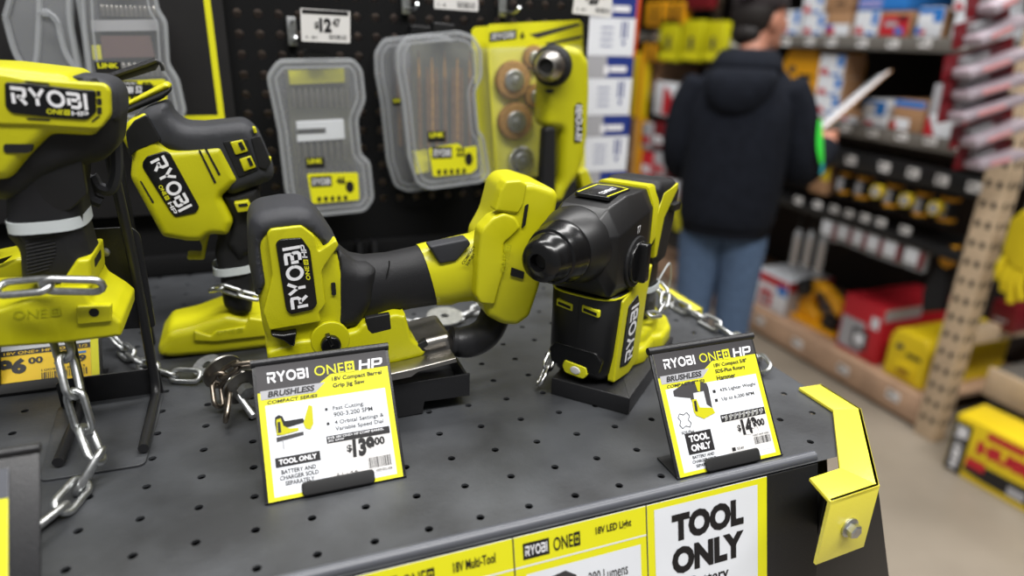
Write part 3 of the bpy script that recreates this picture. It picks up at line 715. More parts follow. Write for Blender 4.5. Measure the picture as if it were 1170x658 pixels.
# pistol grip
part('grip', imp, M['rubber'], T3([(60, 640), (160, 560), (320, 430), (480, 500), (470, 640), (462, 780), (480, 920)]) + T4([(410, 92), (440, 200), (462, 250), (462, 345), (300, 352), (130, 345), (122, 200), (62, 130), (62, 100)]), YT, .026, .026, .013, rc=.005, seg=4)
part('grip_panel', imp, M['black'], T3([(150, 650), (320, 505), (440, 520), (440, 560), (470, 760)]) + T4([(330, 40), (280, 46), (200, -10)]), YT-.0245, .0016, .003, .0012, 0, .002)
part('grip_panel', imp, M['black'], T4([(70, 135), (265, 92), (300, 240), (240, 338), (130, 330), (124, 205)]), YT-.0245, .0014, .003, .001, 0, .002)
bm = NB(); fr = YF(YT-.0262)
for k in range(13):
    y = 118+k*17; q = pxuv(T4([(118+k*.8, y+22), (262 - max(0, k-8)*8, y-6)]), fr); tube(bm, [fr(*q[0], 0), fr(*q[1], 0)], .0006, 5)
fin('grip_ribs', bm, M['rubber'], imp)
# zip tie: milky band round the grip
bm = NB(); c = ony(*T4([(237, 78)])[0], YT); hw = .0262*1.02
ring = []
for i in range(28):
    t = 2*pi*i/28; k = 1/((abs(cos(t))**3.2+abs(sin(t))**3.2)**(1/3.2)); ring.append((cos(t)*k, sin(t)*k))
L_ = ony(*T4([(60, 92)])[0], YT); R_ = ony(*T4([(413, 64)])[0], YT); ux = (R_-L_)/2; mid = (L_+R_)/2
rr = []
for ox, dz in ((1.0, -.0042), (1.05, -.0042), (1.05, .0042), (1.0, .0042)): rr.append([mid+ux*(a*ox)+V((0, -b*.0285*ox, dz)) for a, b in ring])
loft(bm, rr+[rr[0]], False); fin('zip_tie', bm, M['tie'], imp, 50)
part('yellow_wedge', imp, M['lime2'], T4([(395, 224), (455, 220), (466, 350), (440, 362), (310, 352)]), YT-.001, .028, .030, .003, rc=.002)
YTF = YT-.006
ft = part('battery_foot', imp, M['lime2'], T4([(-300, 470), (-100, 440), (60, 430), (150, 400), (330, 350), (440, 345), (470, 400), (560, 455), (602, 490), (602, 552), (360, 582), (0, 605), (-300, 622)]), YTF, .036, .042, .0035, rc=.002)
part('foot_boss', imp, M['lime2'], T4([(358, 497), (366, 488), (524, 484), (526, 560), (366, 574)]), YTF-.036, .0025, .004, .001, 0, .001)
fr = YF(YTF-.0386); bm = NB(); q = pxuv(T4([(442, 522)]), fr)[0]; pil(bm, fr, circ(q[0], q[1], .0034, 14), -.001, .0003); fin('boss_hole', bm, M['dark'], imp)
f = pxframe(YTF-.0364, T4([(60, 556)])[0], T4([(285, 536)])[0], T4([(60, 514)])[0]); bm = NB(); txt(bm, f, 'ONE', 0, 0, .70, 1, 0, .0003); logo(bm, f, '+', .77, 0, 1, 1, .0003); fin('embossed_lettering', bm, bpy.data.materials['lime shade'], imp, 0)
# bit anvil hidden past the frame, belt hook at the rear
bm = NB(); hk = smooth_path([ony(*q, YT+.03) for q in [(132, 160), (133, 195), (126, 216), (112, 213), (104, 201), (103, 224), (116, 232)]], 5)
tube(bm, hk, .0048, 8); fin('belt_hook', bm, M['grey'], imp)

# stand for the leftmost tool
st = thing('tool_stand', 'black wire stand with flat base plate under the leftmost tool', 'tool stand', (-.14, .6, TZ))
bm = NB(); pil(bm, ZF(TZ+.0005), fillet([(-.179, .522), (-.1065, .5205), (-.104, .600), (-.104, .640), (-.190, .640)], .006), 0, .0018, .0004); base = fin('base_plate', bm, M['deck'], st)
bm = NB(); pil(bm, YF(.640), [(-.188, TZ+.001), (-.104, TZ+.001), (-.104, TZ+.024), (-.109, TZ+.028), (-.183, TZ+.028), (-.188, TZ+.024)], -.002, 0, .0005); fin('rear_flange', bm, M['steelblk'], st)
for x0 in (-.168, -.1085):
    bm = NB(); tube(bm, smooth_path([(x0, .535, TZ+.0075), (x0, .56, TZ+.0075), (x0, .605, TZ+.0075), (x0, .630, TZ+.012), (x0, .634, TZ+.05), (x0, .634, TZ+.14), (x0-.003, .634, TZ+.235)], 6), .0042, 10); fin('wire_leg', bm, M['steelblk'], st, 60)
p1 = [(112, 378), (178, 374), (160, 268), (150, 259), (100, 262), (88, 275), (88, 380)]
bm = NB(); fr = YF(.645); pil(bm, fr, pxuv(p1, fr), -.002, 0, .0005, 0, .004); bp = fin('back_plate', bm, M['steelblk'], st)
bm = NB(); q = ony(120, 288, .645); lathe(bm, q, (0, -1, 0), [(0, .0042), (.0012, .004), (.0022, .002)], 14); fin('screw', bm, M['zinc'], bp)
bm = NB(); z0 = 1.302; box(bm, (-.150, YT-.02, z0-.004), (-.125, .645, z0-.001), .001); fin('support_arm', bm, M['steelblk'], st)
# a second tool further left, only its foot tip shows
t5 = thing('cordless_tool', 'lime foot tip of another tool behind the leftmost wrench grip', 'power tool', (-.30, .69, TZ))
bm = NB(); fr = YF(.70); pil(bm, fr, pxuv([(-70, 300), (-20, 296), (10, 290), (29, 283), (40, 284), (40, 306), (10, 314), (0, 319), (-70, 335)], fr), -.03, .03, .005, None, .003); fin('battery_foot', bm, M['lime2'], t5)
bm = NB(); pil(bm, fr, pxuv([(-60, 310), (-50, 200), (-15, 200), (-8, 310)], fr), -.022, .022, .01, None, .003); fin('grip', bm, M['rubber'], t5)
bm = NB(); pil(bm, YF(.669), pxuv([(0, 296), (14, 292), (4, 300), (-8, 304)], YF(.669)), -.001, .0006); fin('label_panel', bm, M['gloss'], t5)
bm = NB(); pil(bm, YF(.70), pxuv([(-70, 335), (-5, 320), (-5, 335), (-70, 400)], YF(.70)), -.02, .02, .003); 
P = ony(-20, 330, .70); box(bm, (P.x-.03, .68, TZ+.001), (P.x, .72, P.z), .002); fin('stand_block', bm, M['steelblk'], t5)

# =================================================================== TILTED TOOL at the back (multi-use saw body)
YB = .735
def B3(p): return PP(p, 130, 60, 3.29)
def B4(p): return PP(p, 100, 260, 4.1125)
def B2(p): return PP(p, 0, 180, 3.654)
bk2 = thing('drywall_screwdriver', 'lime and grey power tool leaning with its tilted logo left of the jig saw', 'power tool', (-.03, YB, TZ))
part('rubber_body', bk2, M['grey'], B3([(40, 300), (90, 230), (130, 200), (205, 178), (222, 222), (268, 262), (340, 264), (492, 248), (542, 290), (602, 430), (592, 462), (545, 482), (440, 520), (300, 400), (190, 350), (120, 400), (80, 400)]), YB, .032, .032, .012, rc=.006)
part('lime_body', bk2, M['lime'], B3([(40, 300), (66, 245), (130, 214), (152, 236), (186, 318), (218, 350), (406, 334), (472, 460), (404, 520), (452, 608), (430, 660)]) + B2([(880, 290), (845, 318), (790, 318), (690, 300), (560, 60)]) + B3([(84, 372)]), YB-.003, .032, .030, .008, rc=.004)
part('black_inset', bk2, M['black'], B3([(44, 300), (76, 256), (124, 232), (180, 330), (90, 366), (60, 392)]), YB-.034, .0018, .004, .0012, 0, .002)
part('label_panel', bk2, M['gloss'], B3([(108, 412), (124, 390), (190, 370), (212, 380), (322, 580), (310, 602), (230, 618), (212, 598), (108, 432)]), YB-.035, .0012, .004, .001, 0, .002)
f = pxframe(YB-.0364, B3([(136, 410)])[0], B3([(246, 602)])[0], B3([(188, 385)])[0]); bm = NB(); logo(bm, f, 'RYOBI', 0, 0, 1, 1, .0002); fin('logo_lettering', bm, M['wink'], bk2, 0)
f = pxframe(YB-.0364, B3([(166, 502)])[0], B3([(197, 556)])[0], B3([(180, 496)])[0]); bm = NB(); txt(bm, f, 'ONE', 0, 0, .68, 1, .02, .0002); logo(bm, f, '+', .74, -.05, 1, 1.05, .0002); fin('series_lettering', bm, M['yink'], bk2, 0)
f = pxframe(YB-.0364, B3([(202, 566)])[0], B3([(226, 608)])[0], B3([(216, 560)])[0]); bm = NB(); logo(bm, f, 'HP', 0, 0, 1, 1, .0002); fin('suffix_lettering', bm, M['wink'], bk2, 0)
for q in ([(318, 368), (326, 368), (386, 488), (378, 492)], [(342, 362), (350, 362), (402, 458), (394, 462)], [(98, 482), (104, 482), (152, 562), (146, 566)]): part('vent_slot', bk2, M['dark'], B3(q), YB-.0345, .001, .003, 0, 0, .0005)
part('side_band', bk2, M['rubber'], B3([(408, 334), (500, 322), (545, 440), (470, 470)]), YB-.031, .002, .006, .001, 0, .002)
for q, q2 in (([(437, 336), (484, 326), (505, 370), (458, 384)], [(466, 340), (480, 335), (495, 362), (480, 368)]), ([(472, 400), (515, 386), (535, 430), (490, 446)], [(500, 398), (512, 394), (525, 422), (512, 428)]), ([(452, 564), (506, 556), (524, 592), (466, 600)], [(468, 570), (500, 566), (505, 576), (470, 580)])):
    pp = part('vent_frame', bk2, M['lime2'], B3(q), YB-.032, .0025, .01, .0008, 0, .001); part('vent_slot', pp, M['dark'], B3(q2), YB-.0345, .0006, .002, 0, 0, .0004)
for q in ([(520, 280), (532, 280), (540, 302), (528, 304)], [(580, 392), (592, 394), (590, 416), (582, 414)]): part('lime_dot', bk2, M['lime2'], B3(q), YB-.031, .002, .006, .0008, 0, .001)
part('rear_grille', bk2, M['rubber'], B3([(515, 320), (548, 310), (592, 410), (575, 440), (545, 432)]), YB-.031, .0025, .004, .001, 0, .002)
part('lower_neck', bk2, M['rubber'], B3([(404, 520), (545, 482), (552, 560), (560, 700), (470, 760), (420, 700), (452, 610)]), YB, .026, .026, .008, rc=.004)
part('lime_bar', bk2, M['lime2'], B3([(36, 192), (196, 108), (214, 118), (216, 130), (40, 208)]), YB, .012, .012, .004, rc=.002)
part('bar_underside', bk2, M['rubber'], B3([(36, 208), (216, 128), (216, 146), (190, 170), (40, 232)]), YB, .013, .013, .004, rc=.002)
# thin lime trigger hook, handle, tie, foot
part('trigger_guard', bk2, M['lime2'], B2([(830, 322), (866, 300), (882, 300), (868, 345), (856, 415), (786, 416), (782, 402), (792, 398), (842, 400), (846, 360)]), YB, .010, .010, .002, rc=.002)
part('handle', bk2, M['rubber'], B2([(880, 280), (940, 262), (1060, 300), (1065, 480)]) + B4([(770, 380), (690, 385), (640, 345), (625, 210), (598, 105), (622, 30)]), YB, .022, .022, .010, rc=.005)
bm = NB(); L_ = ony(*B4([(594, 188)])[0], YB); R_ = ony(*B4([(790, 160)])[0], YB); ux = (R_-L_)/2; mid = (L_+R_)/2
rr = []
for ox, dz in ((1.0, -.004), (1.05, -.004), (1.05, .004), (1.0, .004)): rr.append([mid+ux*(a*ox)+V((0, -b*.0235*ox, dz)) for a, b in ring])
loft(bm, rr+[rr[0]], False); fin('zip_tie', bm, M['tie'], bk2, 50)
YBF = .748
part('battery_foot', bk2, M['lime2'], B4([(344, 518), (350, 492), (392, 436), (512, 410), (600, 376), (660, 356), (740, 372), (900, 350), (1010, 380), (1010, 480), (842, 508), (600, 536), (404, 550), (352, 542)]), YBF, .036, .036, .008, rc=.004)
part('foot_step', bk2, M['lime2'], B4([(500, 480), (580, 505), (600, 484), (740, 462), (760, 420), (900, 440), (900, 500), (600, 534), (500, 530)]), YBF-.036, .003, .004, .002, 0, .002)
f = pxframe(YBF-.039, B4([(606, 506)])[0], B4([(730, 492)])[0], B4([(606, 484)])[0]); bm = NB(); txt(bm, f, 'ONE', 0, 0, .70, 1, 0, .0004); logo(bm, f, '+', .76, 0, 1, 1, .0004); fin('embossed_lettering', bm, bpy.data.materials['lime shade'], bk2, 0)
# black sloped sign top between the two left tools
h5 = thing('sign_holder', 'black sloping sign holder top between the two left tools', 'sign holder', (-.13, .75, 1.44))
bm = NB(); fr = YF(.76); pil(bm, fr, pxuv([(112, 92), (168, 74), (176, 69), (184, 70), (178, 80), (140, 92), (116, 104)], fr), -.002, .002, .0006)
tube(bm, [ony(*q, .758) for q in ((112, 92), (168, 73), (178, 69))], .003, 8); tube(bm, smooth_path([ony(*q, .758) for q in ((172, 70), (180, 70), (185, 76), (186, 81))]), .0016, 6)
fin('top_edge', bm, M['steelblk'], h5)
bm = NB(); P = ony(120, 100, .76); box(bm, (P.x-.004, .756, TZ+.001), (P.x+.004, .764, P.z), .001); fin('upright', bm, M['steelblk'], h5)

# =================================================================== ROTARY HAMMER on its block
HO = V((.291, .531, 1.2195)); HA = radians(36); HB = V((cos(HA), sin(HA), 0)); HN = V((sin(HA), -cos(HA), 0)); ZZ = V((0, 0, 1))
def hl(s, n, z): return HO + HB*s + HN*n + ZZ*z
blk = thing('display_block', 'black folded steel block under the rotary hammer', 'display block', (.33, .53, TZ))
d1, d2 = V((cos(radians(42)), sin(radians(42)), 0)), V((-sin(radians(42)), cos(radians(42)), 0))
bm = NB(); pil(bm, Fr((.3003, .4665, TZ+.0005), d1, d2, (0, 0, 1)), rect(0, 0, .155, .079), 0, .0178, .0012, .0005, .001); fin('block_shell', bm, M['steelblk'], blk)
ham = thing('rotary_hammer', 'black rotary hammer with chuck facing the camera, on a black block', 'rotary hammer', HO)
def rring(cs, cn, hs, hn, z, e=3.4, n=28):
    out = []
    for i in range(n):
        t = 2*pi*i/n; k = 1/((abs(cos(t))**e+abs(sin(t))**e)**(1/e)); out.append(hl(cs+hs*cos(t)*k, cn+hn*sin(t)*k, z))
    return out
bm = NB(); loft(bm, [rring(.002, 0, .022, .026, 0), rring(.001, 0, .029, .031, .004), rring(0, 0, .033, .034, .012), rring(-.002, 0, .033, .035, .03), rring(-.001, 0, .034, .0355, .088), rring(0, 0, .033, .0345, .09)]); fin('motor_housing', bm, M['black'], ham, 50)
bm = NB(); loft(bm, [rring(-.001, 0, .0335, .035, .0872), rring(-.001, 0, .0345, .036, .0876), rring(-.001, 0, .0345, .036, .0886), rring(-.001, 0, .0335, .035, .0890)]); fin('yellow_trim', bm, M['yink'], ham, 50)
FF = Fr(hl(-.0345, 0, 0), HN, ZZ, -HB)
bm = NB(); pil(bm, FF, [(-.024, .014), (.026, .014), (.029, .028), (.022, .036), (-.02, .036), (-.027, .028)], -.004, .0012, .001, 0, .002); pass
fin('chin_panel', bm, M['gloss'], ham)
for a0, a1 in ((-.0215, -.0045), (.005, .0225)):
    bm = NB(); pil(bm, FF, [(a0, .0735), (a1, .0715), (a1, .0785), (a0, .0805)], -.003, .0015, .0008, 0, .001); w1 = fin('vent_frame', bm, M['yink'], ham)
    bm = NB(); pil(bm, FF, [(a0+.002, .0752), (a1-.002, .0734), (a1-.002, .0762), (a0+.002, .078)], -.003, .0018); fin('vent_slot', bm, M['dark'], w1)
bm = NB(); pil(bm, FF, [(-.008, .0075), (.012, .0065), (.016, .012), (.014, .019), (-.009, .0205), (-.0115, .014)], -.008, .0022, .001, 0, .002); w1 = fin('work_light', bm, M['yink'], ham)
bm = NB(); pil(bm, FF, circ(.003, .0132, .0055, 14, .004), 0, .003, .001); fin('lens', bm, M['tagw'], w1)
bm = NB(); tube(bm, [FF(.0015, z, .0004) for z in (.036, .06, .0855)], .0004, 5); fin('seam', bm, M['dark'], ham)
SF = Fr(hl(0, .0345, 0), HB, ZZ, HN)                              # side frame seen at the right
bm = NB(); pil(bm, SF, [(-.022, .004), (.012, .000), (.034, .006), (.040, .07), (.048, .104), (.036, .100), (-.016, .085)], -.004, .0025, .0015, 0, .002); fin('yellow_frame', bm, M['lime2'], ham)
bm = NB(); pil(bm, SF, [(-.012, .016), (.006, .012), (.016, .016), (.022, .070), (.016, .082), (-.004, .076)], 0, .0035, .001, 0, .002); fin('label_panel', bm, M['gloss'], ham)
f = Fr(SF(.0145, .018, .0036), ZZ*.056+HB*.005, HB*-.019); f.n = HN.copy()
bm = NB(); logo(bm, f, 'RYOBI', 0, .05, 1, .95, .0003); fin('logo_lettering', bm, M['wink'], ham, 0)
# gear housing: faceted, side profile extruded across
PF = Fr(HO, HB, ZZ, HN)
def prof(name, pts, hw, m, r, rc=.003, parent=ham, off=0):
    bm = NB(); pil(bm, PF, pts, -hw+off, hw+off, r, None, rc); return fin(name, bm, m, parent)
secs = [(-.046, [(-.024, .112), (-.030, .124), (-.030, .150), (-.02, .164), (.02, .164), (.030, .150), (.030, .124), (.024, .112)]),
        (-.034, [(-.030, .092), (-.036, .105), (-.036, .150), (-.022, .172), (.022, .172), (.036, .150), (.036, .105), (.030, .092)]),
        (.000, [(-.032, .089), (-.0365, .100), (-.0365, .156), (-.024, .178), (.024, .178), (.0365, .156), (.0365, .100), (.032, .089)]),
        (.028, [(-.032, .092), (-.0365, .105), (-.0365, .160), (-.026, .178), (.026, .178), (.0365, .160), (.0365, .105), (.032, .092)]),
        (.050, [(-.026, .108), (-.031, .120), (-.031, .160), (-.024, .176), (.024, .176), (.031, .160), (.031, .120), (.026, .108)])]
bm = NB(); loft(bm, [[hl(s, n, z) for n, z in pts] for s, pts in secs])
bmesh.ops.bevel(bm, geom=bm.edges[:], offset=.0016, segments=2, profile=.5, affect='EDGES', clamp_overlap=True); gear = fin('gear_housing', bm, M['black'], ham, 30)
bm = NB(); TF = Fr(hl(0, 0, .1782), -HN, HB*-1, ZZ); pil(bm, Fr(hl(0, 0, .178), HB, -HN, ZZ), [(-.022, -.017), (.022, -.018), (.028, 0), (.022, .018), (-.022, .017)], -.002, .0012, .0008, 0, .002); fin('top_badge', bm, M['gloss'], ham)
bm = NB(); f = Fr(hl(0, 0, .1795), HB, -HN, ZZ)
for q in ([(-.020, -.0145), (.021, -.0155), (.0255, 0), (.021, .0155), (-.020, .0145)],):
    for a, b in list(zip(q, q[1:])):
        d = V(b)-V(a); nn = V((-d.y, d.x)).normalized()*.0008; flat(bm, f, [tuple(V(a)+nn), tuple(V(b)+nn), tuple(V(b)-nn), tuple(V(a)-nn)], 0)
fin('badge_outline', bm, M['yink'], ham, 0)
bm = NB(); txt(bm, Fr(hl(-.014, .010, .1796), -HN*0+HB*1, -HN, ZZ), 'COMPACT', 0, .002, .030, .008, .02, 0); fin('badge_lettering', bm, M['wink'], ham, 0)
# chuck
AX = -HB; co = hl(-.040, -.002, .138)
bm = NB(); lathe(bm, co, AX, [(-.004, .031), (0, .0345), (.004, .035), (.012, .0325), (.022, .030), (.026, .0275)], 36); ch = fin('gear_collar', bm, M['black'], ham, 35)
bm = NB(); lathe(bm, co, AX, [(.024, .0265), (.027, .0275), (.030, .0275), (.032, .0265), (.040, .0255), (.046, .0235), (.047, .0215), (.053, .0205), (.0545, .0195), (.060, .0185), (.064, .0165), (.066, .0135), (.0665, .0075), (.058, .0055)], 36); chuck = fin('chuck_sleeve', bm, M['gloss'], ham, 35)
bm = NB(); lathe(bm, co, AX, [(.050, .0058), (.0600, .0058)], 16); fin('bit_socket', bm, M['dark'], chuck)
# mode dial
bm = NB(); f = Fr(hl(.004, .0365, .118), HB, ZZ, HN); pil(bm, f, circ(0, 0, .024, 28), -.006, .002, .0012, 0); dl = fin('dial_bezel', bm, M['rubber'], ham, 40)
bm = NB(); pil(bm, f, circ(0, 0, .0195, 28), 0, .0045, .0012, 0); pil(bm, f, [(-.006, -.018), (.006, -.018), (.005, .019), (-.005, .019)], .0, .0125, .0025, 0, .003); fin('mode_knob', bm, M['gloss'], dl, 40)
bm = NB(); txt(bm, Fr(hl(.0, .0368, .145), HB, ZZ, HN), 'T', 0, 0, .003, .007, .03, .0003); txt(bm, Fr(hl(.004, .0368, .145), HB, ZZ, HN), '7', 0, 0, .003, .007, .03, .0003); fin('dial_mark', bm, M['wink'], ham, 0)
# rear: yellow collar, D handle, spine
bm = NB(); loft(bm, [[hl(s, n, z) for n, z in pts] for s, pts in [(.044, [(-.024, .104), (-.033, .120), (-.033, .162), (-.025, .179), (.025, .179), (.033, .162), (.033, .120), (.024, .104)]), (.066, [(-.022, .116), (-.0305, .126), (-.0305, .160), (-.024, .1775), (.024, .1775), (.0305, .160), (.0305, .126), (.022, .116)])]])
bmesh.ops.bevel(bm, geom=bm.edges[:], offset=.0012, segments=2, affect='EDGES', clamp_overlap=True); fin('yellow_collar', bm, M['lime2'], ham, 30)
prof('rear_cap', [(.058, .120), (.062, .174), (.070, .1805), (.112, .176), (.124, .166), (.118, .128), (.104, .092), (.086, .090)], .0305, M['rubber'], .009)
prof('yellow_flash', [(.062, .150), (.075, .168), (.112, .172), (.112, .166), (.082, .142), (.072, .104), (.066, .104)], .0312, M['lime2'], .001, .0)
prof('handle_grip', [(.080, .115), (.112, .120), (.112, .070), (.118, .022), (.080, .018), (.076, .060)], .0225, M['black'], .011)
prof('rear_spine', [(.112, .128), (.1185, .128), (.1265, .05), (.136, .018), (.124, .018), (.116, .06)], .010, M['lime2'], .002)
bm = NB(); pil(bm, Fr(hl(.10, .030, .150), HB, ZZ, HN), rect(-.006, -.004, .010, .004), -.002, .0065, .0015, 0, .001); fin('side_button', bm, M['black'], ham)
bm = NB()
rr = [[hl(.097+.0205*a*o, .0242*b*o, .062+dz) for a, b in ring] for o, dz in ((1, -.003), (1.05, -.003), (1.05, .003), (1, .003))]
loft(bm, rr+[rr[0]], False); fin('zip_tie', bm, M['tie'], ham, 50)
bm = NB(); tube(bm, smooth_path([hl(.117, .02, .064), hl(.145, .02, .075), hl(.160, .018, .05), hl(.160, .014, .015)], 8), .0007, 6); fin('tie_tail', bm, M['tie'], ham)
# yellow battery foot with stepped facets
PL = Fr(HO+ZZ*0, HB, -HN, ZZ)
bm = NB(); pil(bm, PL, [(.020, -.030), (.045, -.040), (.075, -.037), (.085, -.043), (.115, -.040), (.140, -.026), (.146, 0), (.140, .026), (.115, .04), (.045, .04), (.020, .03)], -.0005, .016, .005, .001, .003); foot2 = fin('battery_foot', bm, M['lime2'], ham)
bm = NB(); pil(bm, PL, [(.030, -.024), (.06, -.034), (.10, -.030), (.132, -.018), (.136, 0), (.132, .018), (.10, .03), (.03, .026)], .01, .028, .008, .001, .003); fin('foot_step', bm, M['lime2'], ham)

# =================================================================== CHAINS, WASHERS
def link_mesh(L, W, r, m):
    bm = NB(); a = (L/2-W/2); pts = []
    for i in range(7): t = -pi/2+pi*i/6; pts.append((a+(W/2-r)*cos(t), (W/2-r)*sin(t), 0))
    for i in range(7): t = pi/2+pi*i/6; pts.append((-a+(W/2-r)*cos(t), (W/2-r)*sin(t), 0))
    tube(bm, pts, r, 8, True); me = bpy.data.meshes.new('chain_link'); bmesh.ops.recalc_face_normals(bm, faces=bm.faces[:]); bm.to_mesh(me); bm.free()
    for p in me.polygons: p.use_smooth = True
    me.materials.append(M[m]); return me
LM = {}
def chain(label, pts, m='zinc', L=.031, W=.0155, r=.0023, roll=(.75, -.75), group=None, up=(0, 0, 1), name='chain'):
    k = (L, W, r, m)
    if k not in LM: LM[k] = link_mesh(L, W, r, m)
    path = smooth_path(pts, 16); t = thing(name, label, 'chain', path[0], group); pitch = L-4*r+.0006
    d = [0.0]
    for a, b in zip(path, path[1:]): d.append(d[-1]+(b-a).length)
    def at(s):
        for i in range(len(path)-1):
            if d[i+1] >= s: return path[i].lerp(path[i+1], (s-d[i])/max(1e-9, d[i+1]-d[i]))
        return path[-1]
    n = max(1, int(d[-1]/pitch)); base = org(t)
    for i in range(n):
        a, b = at(i*pitch), at((i+1)*pitch); x = (b-a).normalized(); z = V(up)-x*V(up).dot(x)
        if z.length < .05: z = V((0, -1, 0))-x*V((0, -1, 0)).dot(x)
        z.normalize(); y = z.cross(x); q = roll[i % 2]; y2 = y*cos(q)+z*sin(q); z2 = z*cos(q)-y*sin(q)
        o = bpy.data.objects.new('chain_link', LM[k]); COL.objects.link(o); o.parent = t
        o.matrix_local = Matrix.Translation((a+b)/2-base) @ Matrix((x, y2, z2)).transposed().to_4x4()
    return t
Zt = TZ+.0075
chain('bright zinc chain hanging below the leftmost tool onto the table', [ony(64, 368, .572), ony(74, 405, .555), ony(86, 455, .537), ony(100, 500, .528), onz(112, 528, Zt+.012), onz(116, 548, Zt), onz(92, 553, Zt), onz(74, 575, Zt), onz(58, 596, Zt), onz(30, 612, Zt), onz(2, 618, Zt)], L=.040, W=.0185, r=.0028)
chain('short zinc chain round the foot of the leftmost tool', [ony(2, 330, .535), ony(26, 324, .528), ony(60, 326, .526), ony(104, 327, .527), ony(138, 326, .538)], L=.042, W=.018, r=.0027, roll=(.5, -1.1), up=(0, 0, 1))
chain('zinc chain on the table between the two left tools', [ony(121, 362, .76), onz(128, 385, Zt+.006), onz(140, 398, Zt), onz(160, 414, Zt), onz(190, 427, Zt), onz(222, 430, Zt), onz(248, 424, Zt+.004)], L=.034, W=.017, r=.0025)
chain('small zinc chain round the handle foot of the tilted tool', [ony(243, 330, .725), ony(252, 328, .712), ony(270, 334, .708), ony(292, 340, .706), ony(304, 340, .712)], L=.026, W=.013, r=.002, roll=(.3, -1.2))
chain('zinc chain running behind the jig saw barrel', [onz(444, 360, Zt), onz(462, 366, Zt), onz(485, 372, Zt), onz(505, 366, Zt), onz(526, 362, Zt), onz(548, 352, Zt), onz(570, 346, Zt)], L=.030, W=.015, r=.0023)
chain('short shiny chain on the left of the rotary hammer', [hl(.02, -.044, .05), onz(634, 396, TZ+.030), onz(628, 412, TZ+.024), onz(622, 428, TZ+.014), onz(615, 440, Zt)], 'chrome', L=.026, W=.013, r=.002, roll=(.75, -.75))
chain('bright chain looped round the rotary hammer handle', [hl(.072, .030, .040), hl(.088, .033, .036), hl(.108, .032, .040), hl(.125, .026, .048), hl(.136, .01, .052)], 'zinc', L=.026, W=.013, r=.0021, roll=(.3, -1.2))
chain('zinc chain on the table behind the right price sign', [onz(752, 330, Zt+.03), onz(768, 345, Zt), onz(790, 357, Zt), onz(815, 370, Zt), onz(838, 385, Zt), onz(858, 402, Zt), onz(872, 416, Zt), onz(879, 432, Zt)], L=.037, W=.018, r=.0024)
chain('brown steel chain tangled round the washer bolt', [onz(250, 462, Zt+.002), ony(247, 440, .60), ony(258, 424, .585), ony(276, 416, .58), ony(292, 413, .578), ony(302, 420, .572)], 'iron', L=.028, W=.014, r=.0022)
chain('brown chain end link hanging below the washer bolt', [ony(262, 452, .572), onz(258, 478, Zt+.004), onz(272, 492, Zt-.003)], 'iron', L=.030, W=.016, r=.0022, roll=(1.2, -.3))
wb = thing('anchor_bolt', 'zinc bolt with two large dull washers, left of the jig saw sign', 'bolt', onz(266, 470, TZ))
bd = V((.42, -.86, -.28)).normalized(); c1 = ony(254, 424, .612); c2 = ony(277, 441, .585)
def washer(bm, c, ax, R, r, t): lathe(bm, c, ax, [(0, r), (0, R), (t, R), (t, r), (0, r)], 28, False)
for c in (c1, c2): bm = NB(); washer(bm, c, bd, .0185, .005, .002); fin('washer', bm, M['alu'], wb, 30)
e = ony(292, 478, .560); bm = NB(); lathe(bm, c1-bd*.004, e-c1, [(0, .0036), ((e-c1).length, .0036), ((e-c1).length+.001, .003)], 12); fin('bolt_shank', bm, M['zinc'], wb)
bm = NB(); lathe(bm, c2+(e-c1).normalized()*.003, e-c1, [(0, .0072), (.0065, .0072)], 6); fin('nut', bm, M['zinc'], wb, 20)
tag(fin('washer', washer(bm := NB(), onz(508, 362, TZ+.016), V((0, -.12, 1)), .021, .005, .0018) or bm, M['zinc'], smooth=30, loc=onz(508, 362, TZ+.015)), 'large flat zinc washer on the chain behind the jig saw', 'washer')
tag(fin('washer', washer(bm := NB(), onz(237, 418, TZ+.010), V((-.3, -.3, 1)), .014, .0045, .0018) or bm, M['zinc'], smooth=30, loc=onz(237, 418, TZ+.01)), 'small zinc washer at the chain end left of the washer bolt', 'washer')

